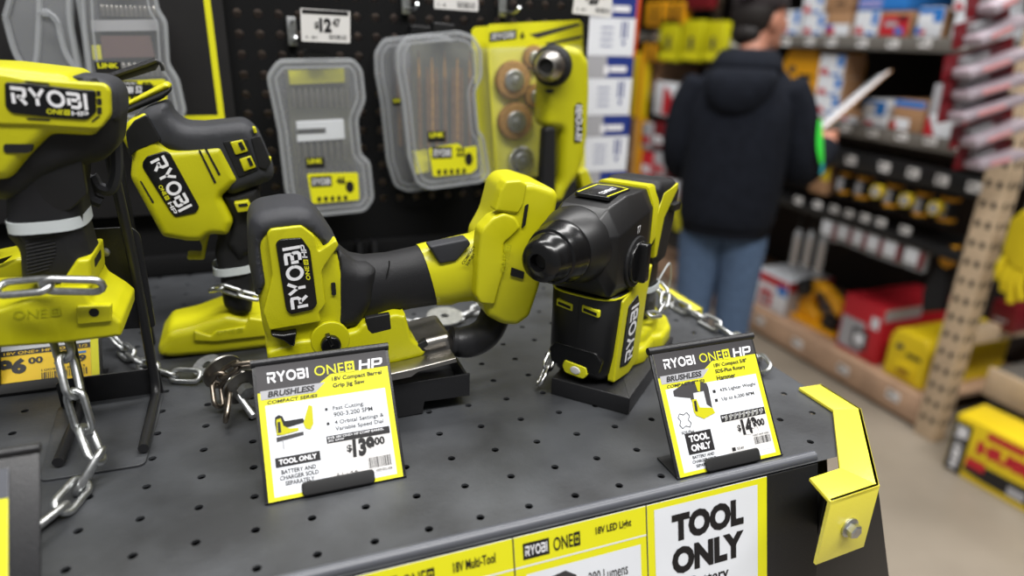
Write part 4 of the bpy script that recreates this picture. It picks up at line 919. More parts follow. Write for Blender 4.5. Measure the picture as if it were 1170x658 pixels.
# =================================================================== PEGBOARD MERCHANDISE
YC = .945
def peg_hook(px, Y0, label, tagpx, price, group='price tagged peg hooks'):
    """zinc hook with a white price tag on its front"""
    P = ony(px[0], px[1], Y0)
    t = thing('peg_hook', label, 'peg hook', (P.x, .998, P.z), None)
    bm = NB(); tube(bm, smooth_path([(P.x, .998, P.z), (P.x, .97, P.z-.002), (P.x, Y0+.012, P.z-.002), (P.x, Y0-.004, P.z+.004)], 5), .0022, 8)
    tube(bm, smooth_path([(P.x, .998, P.z+.02), (P.x, .96, P.z+.022), (P.x, Y0, P.z+.02)], 4), .0018, 8); box(bm, (P.x-.006, .992, P.z-.008), (P.x+.006, .999, P.z+.028), .001)
    fin('wire', bm, M['zinc'], t)
    Yt = Y0-.006; f0 = YF(Yt); q = pxuv(tagpx, f0)
    bm = NB(); pil(bm, f0, q, -.001, 0, 0, 0, .0015); tg = fin('price_tag', bm, M['tagw'], t, 0)
    a, b, d = f0(*q[3]), f0(*q[2]), f0(*q[0]); f = Fr(a, b-a, d-a, (0, -1, 0))
    if price:
        bm = NB(); flat(bm, f, rect(.03, .84, .97, .97), .0002); txt(bm, f, price[0], .27, .38, .36, .62, .03, .0003); txt(bm, f, price[1], .37, .30, .62, .74, .06, .0003); txt(bm, f, price[2], .64, .48, .80, .74, .04, .0003)
        barcode(bm, f, .56, .10, .94, .24, 16, .0003); txt(bm, f, '4 - 8/1', .08, .10, .32, .18, .01, .0003); fin('price_print', bm, M['ink'], tg, 0)
    else:
        bm = NB(); barcode(bm, f, .52, .12, .94, .42, 16, .0003); txt(bm, f, '1 - 6', .08, .14, .26, .3, .02, .0003); fin('price_print', bm, M['ink'], tg, 0)
    return t
K1 = lambda p: PP(p, 270, 0, 2.63)
K2 = lambda p: PP(p, 420, 0, 2.8625)
K3 = lambda p: PP(p, 530, 0, 2.743)
peg_hook((338, 46), .935, 'zinc peg hook with a $12.47 tag above the middle bit case', K1([(192, 24), (342, 34), (342, 130), (196, 124)]), ('$', '12', '47'))
peg_hook((476, 8), .93, 'zinc peg hook with cut-off white tag above the brown bit case', K2([(216, -40), (362, -34), (362, 38), (218, 28)]), None)
peg_hook((592, 12), .93, 'zinc peg hook with $20 tag cut by the top, above the brush card', K3([(355, -70), (470, -66), (462, 55), (340, 42)]), ('$', '20', '97'))
def bit_case(label, K, outline, Y0, lbl, count, tagr, dark, nrows, word='RYOBI', bitm='bits', d=.034):
    f = YF(Y0); P = f(*pxuv(K([outline[0]]), f)[0])
    t = thing('bit_case', label, 'drill bit case', P)
    q = pxuv(K(outline), f)
    bm = NB(); pil(bm, f, q, -d, 0, .004, .004, .002); fin('clear_shell', bm, M['clear'], t)
    bm = NB(); tube(bm, [f(a, b, -.004) for a, b in fillet(q, .006)], .0026, 6, True); tube(bm, [f(a, b, -.004) for a, b in inset(fillet(q if area2(q) > 0 else q[::-1], .006), .0085)], .0014, 6, True); fin('shell_rim', bm, M['clear2'], t)
    xs = [a for a, b in q]; zs = [b for a, b in q]; x0, x1, z0, z1 = min(xs), max(xs), min(zs), max(zs); W = x1-x0; H = z1-z0
    bm = NB(); pil(bm, f, rect(x0+W*.18, z0+H*.06, x1-W*.16, z1-H*.06), -d+.003, -d+.008, .001); fin('inner_tray', bm, M[dark], t)
    for r_ in nrows:
        zz0, zz1, n, rad, mm = r_
        for k in range(n):
            xx = x0+W*(.24+.56*k/max(1, n-1)); bm = NB(); lathe(bm, f(xx, z0+H*zz0, -d*.5), (0, 0, 1), [(0, rad), (H*(zz1-zz0)*.8, rad), (H*(zz1-zz0), rad*.5)], 8); fin('bit', bm, M[mm], t)
    L4 = K(lbl); qa = pxuv(L4, f)
    bm = NB(); pil(bm, f, qa, 0, .0006, 0, 0, .003); lb = fin('label_sticker', bm, M['pyel'], t, 0)
    xa, xb = min(a for a, b in qa), max(a for a, b in qa); za, zb = min(b for a, b in qa), max(b for a, b in qa); g = Fr(f(xa, za, .0007), (xb-xa, 0, 0), (0, 0, zb-za), (0, -1, 0))
    bm = NB(); flat(bm, g, rect(.06, .55, .47, .90), .0001); txt(bm, g, count, .56, .60, .74, .86, .04, .0003); flat(bm, g, circ(.82, .5, .085, 14, .2), .0002)
    for k in range(5): flat(bm, g, circ(.2+.13*k, .14, .04, 10, .09), .0002)
    fin('label_print', bm, M['ink'], lb, 0)
    bm = NB(); logo(bm, g, word, .09, .62, .44, .83, .0005); fin('label_logo', bm, M['wink'], lb, 0)
    qa = pxuv(K(tagr), f); xa, xb = min(a for a, b in qa), max(a for a, b in qa); za, zb = min(b for a, b in qa), max(b for a, b in qa); g = Fr(f(xa, za, .0003), (xb-xa, 0, 0), (0, 0, zb-za), (0, -1, 0))
    bm = NB(); flat(bm, g, rect(0, 0, 1, 1)); tg = fin('system_tag', bm, M['ink'], t, 0)
    bm = NB(); txt(bm, g, 'LINK', .1, .45, .9, .9, .04, .0004); fin('tag_lettering', bm, M['yink'], tg, 0)
    bm = NB(); xm = (x0+x1)/2; pil(bm, f, [(xm-.016, z1-.003), (xm+.016, z1-.003), (xm+.014, z1+.010), (xm-.016, z1+.012)], -.02, -.004, .002, 0, .003); fin('hang_clip', bm, M['black'], t)
    return t, f, (x0, x1, z0, z1)
o46 = [(112, 205), (132, 183), (350, 180), (376, 210), (386, 300), (362, 360), (372, 465), (400, 490), (411, 600), (386, 634), (205, 652), (165, 640), (150, 560), (130, 395), (102, 262), (96, 232)]
t, f, bb = bit_case('clear bit case with yellow 46 label hanging mid pegboard', K1, o46, .935, [(212, 522), (365, 518), (370, 600), (228, 612)], '46', [(208, 474), (264, 472), (266, 504), (210, 506)], 'tray', [(.70, .82, 10, .0028, 'alu'), (.36, .48, 9, .003, 'alu'), (.18, .32, 8, .003, 'pgrey')])
qa = pxuv(K1([(183, 372), (326, 364), (330, 420), (186, 430)]), f); bm = NB(); pil(bm, f, qa, -.028, -.012); fin('insert_card', bm, M['white'], t, 0)
qa = pxuv(K1([(184, 392), (272, 388), (272, 404), (184, 408)]), f); bm = NB(); flat(bm, f, qa, -.0118); fin('insert_band', bm, M['ink'], t, 0)
qa = pxuv(K1([(160, 215), (330, 208), (332, 250), (164, 258)]), f); bm = NB(); pil(bm, f, qa, -.028, -.02); fin('top_insert', bm, M['pyel'], t, 0)
o22 = [(100, 165), (128, 122), (300, 105), (345, 120), (372, 165), (374, 250), (350, 300), (362, 430), (380, 450), (400, 570), (375, 595), (205, 618), (165, 600), (140, 520), (120, 330), (102, 230)]
o22b = [(x-72, y+8) for x, y in o22]
t, f, bb = bit_case('clear bit case half hidden behind the brown bit case', K2, o22b, .975, [(152, 512), (200, 500), (206, 560), (160, 570)], '22', [(80, 322), (108, 320), (112, 344), (84, 346)], 'pgrey', [(.3, .8, 6, .003, 'bits')], d=.018)
t, f, bb = bit_case('clear case of bronze drill bits with yellow 22 label', K2, o22, .925, [(200, 485), (296, 468), (310, 484), (356, 476), (358, 550), (340, 566), (214, 578)], '22', [(196, 434), (254, 428), (256, 460), (198, 466)], 'tray', [(.26, .88, 3, .0016, 'bits'), (.26, .78, 7, .0028, 'bits'), (.3, .84, 5, .0022, 'brass')])
qa = pxuv(K2([(160, 505), (204, 498), (210, 565), (166, 574)]), f); bm = NB(); pil(bm, f, qa, -.025, -.012); fin('insert_card', bm, M['pyel'], t, 0)
# large organiser, upper left
K6 = lambda p: PP(p, 0, 0, 3.656)
o52 = [(340, -60), (640, -60), (655, 40), (690, 90), (700, 270), (740, 330), (772, 470), (745, 505), (540, 520), (400, 470), (372, 300), (350, 130)]
t, f, bb = bit_case('large clear bit organiser with a 52 label, upper left', K6, o52, .93, [(470, 340), (690, 330), (700, 420), (480, 420)], '52', [(402, 258), (504, 264), (504, 306), (402, 304)], 'pgrey', [(.78, .86, 12, .003, 'alu'), (.35, .45, 10, .003, 'alu')])
qa = pxuv(K6([(370, 84), (650, 80), (655, 128), (374, 132)]), f); bm = NB(); pil(bm, f, qa, -.028, -.012); fin('insert_card', bm, M['plg'], t, 0)
qa = pxuv(K6([(410, 150), (620, 150), (640, 240), (420, 245)]), f); bm = NB(); pil(bm, f, qa, -.028, -.014); fin('accessory_block', bm, mat('plum plastic', C(100, 74, 72), .5), t)
qa = pxuv(K6([(374, 190), (410, 190), (418, 250), (380, 250)]), f); bm = NB(); pil(bm, f, qa, -.028, -.012); fin('yellow_insert', bm, M['pyel'], t, 0)
bm = NB(); q = pxuv(K6([(466, 352), (640, 352), (640, 400), (466, 400)]), f); pil(bm, f, q, .0008, .0016); dk = fin('dark_band', bm, M['black'], t, 0)
g = pxframe(.9275, K6([(478, 392)])[0], K6([(594, 388)])[0], K6([(478, 362)])[0]); bm = NB(); txt(bm, g, 'RYOBI 52', 0, 0, 1, 1, .03, .0002); fin('band_lettering', bm, M['wink'], dk, 0)
# moulded clear blister at the far upper left
bl = thing('blister_pack', 'empty looking moulded clear blister, cut by the top left corner', 'blister pack', ony(60, 20, .94))
f = YF(.94); bm = NB(); pil(bm, f, pxuv(K6([(20, 70), (50, -40), (300, -40), (300, 120), (345, 290), (330, 320), (110, 300), (60, 200)]), f), -.02, -.004, .003); fin('blister_shell', bm, M['clear'], bl)
for q in ([(18, 72), (50, -40)], [(18, 72), (60, 220), (110, 300)], [(160, -40), (160, 60), (150, 240), (130, 300)], [(175, 60), (230, 80), (270, 220), (330, 310)], [(160, 60), (195, 50), (240, 100)], [(285, -40), (290, 100), (330, 310)], [(320, -40), (350, 140), (372, 330)]):
    bm = NB(); tube(bm, smooth_path([f(a, b, -.003) for a, b in pxuv(K6(q), f)], 5), .0035, 6); fin('blister_rib', bm, M['clear2'], bl)
# wire brush cards
def brush_card(label, off, Y0, full):
    f = YF(Y0); qp = [(x+off[0], y+off[1]) for x, y in [(70, 88), (80, 76), (362, 62), (372, 74), (380, 520), (370, 536), (112, 562), (100, 552)]]
    t = thing('brush_card', label, 'brush set', f(*pxuv(K3([qp[0]]), f)[0]))
    bm = NB(); pil(bm, f, pxuv(K3(qp), f), -.0012, 0, 0, 0, .002); fin('backing_card', bm, M['pyel'], t, 0)
    if full:
        g = pxframe(Y0-.0002, K3([(80, 132)])[0], K3([(165, 122)])[0], K3([(80, 102)])[0]); bm = NB(); flat(bm, g, rect(0, 0, 1, 1), .0002); fin('logo_block', bm, M['ink'], t, 0)
        bm = NB(); logo(bm, g, 'RYOBI', .08, .18, .92, .82, .0006); fin('logo_lettering', bm, M['wink'], t, 0)
        g = pxframe(Y0-.0002, K3([(176, 122)])[0], K3([(194, 120)])[0], K3([(176, 100)])[0]); bm = NB(); txt(bm, g, '6', 0, 0, .8, 1, .03, .0004); fin('count_lettering', bm, M['ink'], t, 0)
        bm = NB(); flat(bm, f, pxuv(K3([(205, 108), (358, 72), (370, 78), (230, 120)]), f), .0004); flat(bm, f, pxuv(K3([(255, 135), (370, 110), (370, 120), (262, 142)]), f), .0004); fin('tool_print', bm, M['pgrey'], t, 0)
        for (bx, by, R, m2) in ((150, 250, 55, 'brass'), (157, 378, 54, 'brass'), (176, 500, 42, 'chrome'), (215, 180, 34, 'brass'), (220, 300, 34, 'brass')):
            c = pxuv(K3([(bx, by)]), f)[0]; rad = abs(pxuv(K3([(bx+R, by)]), f)[0][0]-c[0])
            bm = NB(); k = 36; pil(bm, f, [(c[0]+rad*(1 if i % 2 else .9)*cos(2*pi*i/(2*k)), c[1]+rad*(1 if i % 2 else .9)*sin(2*pi*i/(2*k))) for i in range(2*k)], .001, .010, .002, 0); wh = fin('wire_brush', bm, M[m2], t)
            bm = NB(); pil(bm, f, circ(c[0], c[1], rad*.55, 24), .008, .014, .002, 0); pil(bm, f, circ(c[0], c[1], rad*.2, 6), .014, .022, .001, 0); fin('hub', bm, M['zinc'], wh)
    bm = NB(); pil(bm, f, pxuv(K3([(qp[0][0]+8, 150), (qp[2][0]-8, 140), (qp[4][0]-8, 540), (qp[7][0]+8, 552)]), f), .0005, .024, .006, 0, .01); fin('blister_shell', bm, mat('thin clear blister', C(225, 225, 225), .12, alpha=.07), t)
    return t
brush_card('second yellow card half hidden behind the wire brush card', (-46, 8), .975, False)
brush_card('yellow card of round wire brushes hanging on the pegboard', (0, 0), .955, True)
# right-angle drill standing in front of the brush card
YR = .895
rad = thing('right_angle_drill', 'lime right-angle drill with steel chuck in front of the brush card', 'drill', (.42, YR, TZ))
part('body', rad, M['lime'], K3([(238, 190), (262, 152), (310, 140), (350, 152), (376, 190), (378, 280), (372, 420), (362, 480), (345, 540), (310, 590), (296, 625), (250, 635), (262, 600), (284, 560), (290, 400), (244, 396), (232, 380), (236, 280)]), YR, .022, .022, .012, rc=.006)
part('grip_lever', rad, M['rubber'], K3([(246, 402), (262, 394), (280, 398), (280, 590), (270, 612), (240, 610), (234, 590)]), YR-.014, .010, .010, .004, rc=.003)
part('lower_grip', rad, M['rubber'], K3([(262, 600), (300, 560), (340, 545), (336, 640), (330, 760), (262, 760)]), YR, .019, .019, .008, rc=.004)
part('side_strip', rad, M['black'], K3([(374, 210), (382, 214), (384, 270), (372, 300)]), YR-.010, .006, .006, .001)
part('label_panel', rad, M['gloss'], K3([(346, 334), (356, 322), (370, 324), (372, 420), (366, 446), (344, 448)]), YR-.0215, .0016, .004, .0008, 0, .002)
g = pxframe(YR-.0233, K3([(370, 440)])[0], K3([(370, 330)])[0], K3([(352, 440)])[0]); bm = NB(); logo(bm, g, 'RYOBI', 0, 0, 1, 1, .0003); fin('logo_lettering', bm, M['wink'], rad, 0)
c = ony(*K3([(278, 206)])[0], YR-.02); cx_ = V((-.62, -.78, .02)).normalized()
bm = NB(); lathe(bm, c-cx_*.006, cx_, [(0, .024), (.006, .0275), (.012, .0265), (.016, .022)], 28); fin('gear_ring', bm, M['rubber'], rad)
bm = NB(); lathe(bm, c+cx_*.008, cx_, [(0, .020), (.010, .0205), (.018, .018), (.026, .0135), (.0275, .0105), (.022, .009)], 28, False); ck = fin('chuck', bm, M['alu'], rad, 30)
bm = NB(); lathe(bm, c+cx_*.008, cx_, [(.015, .0095), (.0225, .0090)], 16); fin('chuck_jaws', bm, M['dark'], ck)
part('badge', rad, M['ink'], K3([(252, 282), (280, 278), (284, 288), (264, 294)]), YR-.0218, .0006, .002, 0)
c = ony(*K3([(300, 780)])[0], YR); bm = NB(); box(bm, (c.x-.035, YR-.06, TZ+.0015), (c.x+.04, YR+.05, TZ+.034), .008); fin('battery_foot', bm, M['lime2'], rad)
bm = NB(); box(bm, (c.x-.012, YR-.012, TZ+.03), (c.x+.014, YR+.012, c.z+.02), .004); fin('neck', bm, M['rubber'], rad)
bm = NB(); pil(bm, YF(YR+.02), pxuv([(658, 196), (668, 192), (684, 232), (690, 262), (676, 262), (668, 236)], YF(YR+.02)), -.01, .01, .002); fin('rear_brace', bm, M['lime2'], rad)
# white and blue cartons stacked just past the pegboard's end
YW = 1.30; sh = thing('side_shelf', 'narrow dark shelf post carrying the white and blue cartons', 'shelf', (.72, YW+.05, 0))
b0 = ony(690, 268, YW)
bm = NB(); box(bm, (b0.x-.07, YW-.005, b0.z-.02), (b0.x+.09, YW+.12, b0.z), .002); fin('shelf_plate', bm, M['shelf'], sh)
bm = NB(); box(bm, (b0.x-.04, YW+.125, .0), (b0.x+.02, YW+.16, 1.9), .002); fin('upright', bm, M['steelblk'], sh)
bm = NB(); box(bm, (b0.x-.04, YW+.0, b0.z-.08), (b0.x+.0, YW+.13, b0.z-.02), .002); fin('bracket', bm, M['steelblk'], sh)
zs = [ony(690, y, YW).z for y in (268, 196, 132, 64, -6)]
names = ['lowest white and blue carton of the stack past the pegboard', 'second white and blue carton from the stack bottom', 'third white and blue carton from the stack bottom', 'topmost white and blue carton, cut by the photo top']
xl = ony(662, 160, YW).x
for k in range(4):
    za, zb = zs[k]+.0005, zs[k+1]-.0005; xr_ = ony(717 - (3-k)*0 + (1.5-k)*1.5, 160, YW).x
    t = thing('carton', names[k], 'carton', ((xl+xr_)/2, YW, za), 'white and blue cartons past the pegboard')
    bm = NB(); box(bm, (xl, YW+.001, za), (xr_, YW+.11, zb), .001); fin('box', bm, M['card'], t)
    f = Fr((xl, YW, za), (xr_-xl, 0, 0), (0, 0, zb-za), (0, -1, 0))
    bm = NB(); flat(bm, f, rect(0, 0, 1, 1), 0.0002); fin('white_print', bm, M['white'], t, 0)
    bm = NB(); flat(bm, f, rect(.02, .64, 1, 1), .0006); fin('blue_band', bm, M['navy'], t, 0)
    bm = NB(); flat(bm, f, rect(.02, .64, .45, 1), .0009); fin('picture_band', bm, M['plg'], t, 0)
    bm = NB(); flat(bm, f, rect(.52, .74, .86, .84), .0012); flat(bm, f, rect(.4, .7, .5, .85), .0012); fin('white_lettering', bm, M['wink'], t, 0)
    bm = NB()
    for j in range(4): flat(bm, f, rect(.3, .16+.1*j, .55, .18+.1*j), .0006)
    flat(bm, f, rect(.72, .3, .76, .58), .0006); flat(bm, f, rect(.80, .3, .84, .58), .0006); flat(bm, f, circ(.78, .22, .03, 8, .05), .0006)
    fin('small_print', bm, M['navy'], t, 0)

# =================================================================== RIGHT-HAND SHELVING (face at X = 2.5, running away along Y)
XS = 2.5
def yz(px, py, X=XS): p = onx(px, py, X); return p.y, p.z
bay = thing('shelving_bay', 'tall store shelving bay with beige posts and pine base beam', 'shelving', (2.9, 2.8, 0))
def post(name, x, y, holes=True, h=2.6):
    """punched beige steel upright: holed front face, closed sides"""
    bm = NB(); box(bm, (x, y-.045, .0), (x+.075, y+.045, h), .004); nf = len(bm.faces)
    if holes:
        for k in range(int(h/.075)):
            for s in (-1, 1):
                z = .09+k*.075
                pil(bm, Fr((x, y, 0), (0, -1, 0), (0, 0, 1), (-1, 0, 0)), [(s*.02-.009, z-.012), (s*.02+.009, z-.012), (s*.02+.009, z+.012), (s*.02-.009, z+.012)], -.002, .0006)
                pil(bm, Fr((0, y-.045, 0), (1, 0, 0), (0, 0, 1), (0, -1, 0)), [(x+.037+s*.018-.008, z-.012), (x+.037+s*.018+.008, z-.012), (x+.037+s*.018+.008, z+.012), (x+.037+s*.018-.008, z+.012)], -.002, .0006)
    bm.faces.ensure_lookup_table()
    for i in range(nf, len(bm.faces)): bm.faces[i].material_index = 1
    return fin(name, bm, [M['post'], M['dark']], bay)
post('front_post', XS-.02, 1.625); post('rear_post', 3.22, 1.625, True); post('front_post', XS-.02, 4.4); post('rear_post', 3.22, 4.4, False)
bm = NB(); box(bm, (XS+.055, 1.6, .42), (3.22, 1.645, .49), .003); fin('brace', bm, M['post'], bay)
bm = NB(); box(bm, (XS+.055, 1.6, 1.32), (3.22, 1.645, 1.39), .003); fin('brace', bm, M['post'], bay)
bm = NB(); box(bm, (XS, 1.672, .02), (XS+.045, 4.35, .150), .006); fin('base_beam', bm, M['wood'], bay)
bm = NB(); box(bm, (XS+.03, 1.672, .0), (XS+.05, 4.35, .02)); box(bm, (XS+.046, 1.672, .12), (3.22, 4.35, .142)); fin('base_deck', bm, M['wood'], bay)
bm = NB(); box(bm, (3.24, 1.672, .15), (3.26, 4.35, 2.6)); fin('back_panel', bm, mat('bay back', C(40, 32, 28), .8), bay)
bm = NB(); box(bm, (XS, 4.45, .02), (XS+.045, 7.9, .150), .006); fin('base_beam', bm, M['wood'], bay)
bm = NB(); box(bm, (3.0, 4.45, .02), (3.02, 7.9, 2.6)); fin('back_panel', bm, bpy.data.materials['bay back'], bay)
def shelf(name, z, y0, y1, m, x=XS, lip=.05, dep=.7):
    bm = NB(); box(bm, (x+.004, y0, z-.02), (x+dep, y1, z)); fin(name, bm, M[m], bay); bm = NB(); box(bm, (x-.004, y0, z-lip), (x+.012, y1, z+.004), .003); fin(name+'_lip', bm, M[m], bay)
shelf('shelf', 1.55, 1.672, 7.9, 'shelf'); shelf('shelf', 1.185, 1.672, 4.35, 'shelf'); shelf('shelf', 1.15, 4.45, 7.9, 'shelf')
shelf('hanger_rail', 1.075, 1.672, 3.4, 'black', XS-.02, .075, .2); shelf('hanger_rail', .785, 1.672, 3.4, 'black', XS-.02, .035, .25); shelf('shelf', .75, 3.45, 7.9, 'shelf')
bm = NB(); box(bm, (XS-.02, 1.672, 1.92), (3.22, 7.9, 1.95)); fin('shelf', bm, M['shelf'], bay)
# far end wall of bins keeps the aisle closed
def tagx(px, py, w=.055, h=.033, X=XS-.026, nm='white price tag on the shelf edge', g=None):
    y, z = yz(px, py, X); bm = NB(); f = XF(X); pil(bm, Fr((X, y, z), (0, -1, 0), (0, .0, 1), (-1, 0, 0)), fillet(rect(-w/2, -h/2, w/2, h/2), .004), -.0015, .0, 0)
    bm2 = NB(); ff = Fr((X, y, z), (0, -1, 0), (0, 0, 1), (-1, 0, 0)); flat(bm2, ff, rect(-w*.4, -h*.1, -w*.05, h*.3), .0004); barcode(bm2, ff, w*.02, -h*.3, w*.42, 0, 8, .0004)
    o = fin('price_tag', bm, M['tagw'], None, 0, loc=(X, y, z)); fin('price_print', bm2, M['ink'], o, 0); tag(o, nm, 'price tag', g); return o
NTH = ['first', 'second', 'third', 'fourth', 'fifth', 'sixth', 'seventh']
def tags(pts, w, h, X, where, grp):
    for i, (px, py) in enumerate(pts): tagx(px, py, w, h, X, f'white price tag on {where}, {NTH[i]} of {len(pts)} from the left', grp)
tags(((898, 48), (925, 47), (950, 48), (985, 49), (1020, 50), (1057, 49), (1098, 50)), .055, .033, XS-.0065, 'the top shelf edge', 'price tags on the top shelf')
tags(((967, 146), (997, 152), (1030, 156), (1063, 161), (1100, 168)), .055, .03, XS-.0065, 'the middle shelf edge', 'price tags on the middle shelf')
tags(((948, 178), (972, 183), (1010, 191), (1043, 198), (1076, 206), (1113, 214)), .055, .038, XS-.0265, 'the upper black hanger rail', 'price tags on the black rail')
tags(((912, 229), (934, 234), (953, 239), (970, 244), (988, 249), (1006, 254), (1034, 263)), .05, .032, XS-.0265, 'the lower black hanger rail', 'price tags on the lower rail')
tags(((868, 366), (911, 392), (963, 422), (1020, 452)), .065, .04, XS-.0025, 'the pine base beam', 'price tags on the base beam')
tags(((750, 40), (828, 137), (840, 48)), .07, .045, XS-.0065, 'the far shelves by the shopper', 'price tags on the far shelves')

def pbox(name, label, cat, px0, py0, px1, py1, m, dep=.25, X=XS+.03, group=None, prints=(), zbase=None, r=.003, side=None):
    """box on a shelf: front face measured between left-top and right-bottom pixels"""
    y0, _ = yz(px0, (py0+py1)/2, X); y1, _ = yz(px1, (py0+py1)/2, X); _, zt = yz((px0+px1)/2, py0, X); _, zb = yz((px0+px1)/2, py1, X)
    if zbase is not None: zb = zbase+.001
    zt = max(zt, zb+.02); W = abs(y0-y1)
    t = thing(name, label, cat, (X, (y0+y1)/2, zb), group)
    bm = NB(); box(bm, (X, min(y0, y1)+.001, zb), (X+dep, max(y0, y1)-.001, zt), r); fin('box', bm, M[m], t)
    f = Fr((X, max(y0, y1), zb), (0, -W, 0), (0, 0, zt-zb), (-1, 0, 0)); k = 0
    for pm, pts in prints:
        bm = NB(); k += 1
        if isinstance(pts, str): txt(bm, f, pts.split('|')[0], *[float(v) for v in pts.split('|')[1:]], .04, .001+.0003*k)
        else: flat(bm, f, rect(*pts) if isinstance(pts, tuple) else pts, .0006+.0003*k)
        fin('front_print', bm, M[pm], t, 0)
    if side:
        f2 = Fr((X, min(y0, y1), zb), (dep, 0, 0), (0, 0, zt-zb), (0, -1, 0))
        for pm, pts in side: bm = NB(); flat(bm, f2, rect(*pts), .0008); fin('side_print', bm, M[pm], t, 0)
    return t
ST, SM = 1.554, 1.189
wb_ = lambda: (('white', (.03, .03, .97, .97)), ('blue', (.72, .45, .97, .97)), ('red', [(.1, .08), (.5, .08), (.3, .42), (.1, .3)]), ('blue', (.55, .06, .92, .18)))
G1 = 'cartons on the top shelf'
pbox('carton', 'small white and blue carton beside the shopper\'s face on the top shelf', 'carton', 891, 12, 913, 44, 'white', group=G1, prints=wb_(), zbase=ST)
pbox('carton', 'lower of two stacked white cartons, second from left on the top shelf', 'carton', 917, 17, 941, 44, 'white', group=G1, prints=wb_(), zbase=ST)
pbox('carton', 'upper of two stacked white cartons, second from left on the top shelf', 'carton', 918, -12, 941, 17, 'white', group=G1, prints=wb_())
pbox('carton', 'open brown cardboard carton with white front label on the top shelf', 'carton', 943, 14, 972, 44, 'card', group=G1, prints=(('white', (.15, .03, .97, .5)), ('blue', (.03, .2, .3, .5)), ('red', (.12, .06, .4, .35))), zbase=ST, side=(('card', (0, 0, 1, 1)),))
pbox('carton', 'brown carton stacked on the open brown one', 'carton', 944, -14, 973, 13.5, 'card', group=G1, prints=(('ink', (.45, .3, .8, .42)),))
pbox('carton', 'white display carton under a bright blue one on the top shelf', 'carton', 976, 13, 1003, 44, 'white', group=G1, prints=wb_(), zbase=ST)
pbox('carton', 'bright blue carton lying on the white display carton', 'carton', 981, -6, 1038, 12, 'blue', group=G1, prints=(('lilac', (.05, .55, .5, .7)), ('lilac', (.05, .25, .5, .4))))
pbox('carton', 'red fronted brown carton in the middle of the top shelf', 'carton', 1004, 13, 1040, 46, 'card', group=G1, prints=(('red', (.05, .05, .95, .85)), ('plg', (.2, .4, .6, .6)), ('blue', (.55, .1, .8, .35)), ('dred', (.6, .6, .9, .85))), zbase=ST)
pbox('carton', 'blue topped white display carton right of the red one', 'carton', 1047, 8, 1077, 47, 'white', group=G1, prints=(('blue', (.02, .78, .98, .98)), ('blue', (.62, .5, .98, .78)), ('red', (.2, .08, .4, .25)), ('blue', (.02, .1, .2, .35))), zbase=ST, side=(('card', (0, 0, 1, 1)),))
pbox('carton', 'white and blue carton at the right end of the top shelf', 'carton', 1088, 14, 1118, 48, 'white', group=G1, prints=wb_(), zbase=ST)
pbox('carton', 'white carton stacked at the right end of the top shelf', 'carton', 1090, -14, 1120, 13, 'white', group=G1, prints=wb_())
G2 = 'cartons on the middle shelf'
for k, (a, b) in enumerate(((62, 88), (88, 110), (110, 130), (130, 152))):
    pbox('carton', ('topmost', 'second', 'third', 'lowest')[k]+' white and blue carton of the stack above the clipboard', 'carton', 936-4*k*.8, a, 965-4*k*.8, b, 'white', group=G2, prints=wb_(), zbase=SM if k == 3 else None, dep=.12, side=(('card', (0, 0, 1, 1)),))
pbox('carton', 'low brown carton with white label right of the carton stack', 'carton', 958, 128, 983, 154, 'card', group=G2, prints=(('white', (.05, .05, .95, .6)), ('red', (.1, .2, .4, .5))), zbase=SM)
pbox('carton', 'lower white carton with blue corner behind the clipboard tip', 'carton', 985, 133, 1013, 157, 'white', group=G2, prints=(('red', (.1, .1, .4, .5)),), zbase=SM, side=(('card', (0, 0, 1, 1)),))
pbox('carton', 'upper white carton with blue corner behind the clipboard tip', 'carton', 986, 114, 1013, 133, 'white', group=G2, prints=(('blue', (.55, .1, .97, .95)), ('blue', (.02, .75, .97, .95))))
pbox('carton', 'brown display carton with blue top edge on the middle shelf', 'carton', 1018, 114, 1055, 160, 'card', group=G2, prints=(('blue', (.02, .78, .98, .98)), ('white', (.1, .05, .6, .4)), ('red', (.02, .05, .2, .25))), zbase=SM, side=(('card', (0, 0, 1, 1)),))
pbox('carton', 'tall grey bagged pack with red corner on the middle shelf', 'carton', 1060, 96, 1093, 165, 'plg', group=G2, prints=(('blue', (.4, .45, .6, .8)), ('red', [(0, 0), (.4, 0), (0, .42)]), ('white', [(.1, .42), (.42, 0), (.95, 0), (.95, .42)])), zbase=SM, dep=.12)
pbox('carton', 'red and white carton at the right end of the middle shelf', 'carton', 1096, 140, 1116, 170, 'red', group=G2, prints=(('white', (.35, .1, .95, .8)), ('blue', (.02, .6, .3, .85))), zbase=SM)
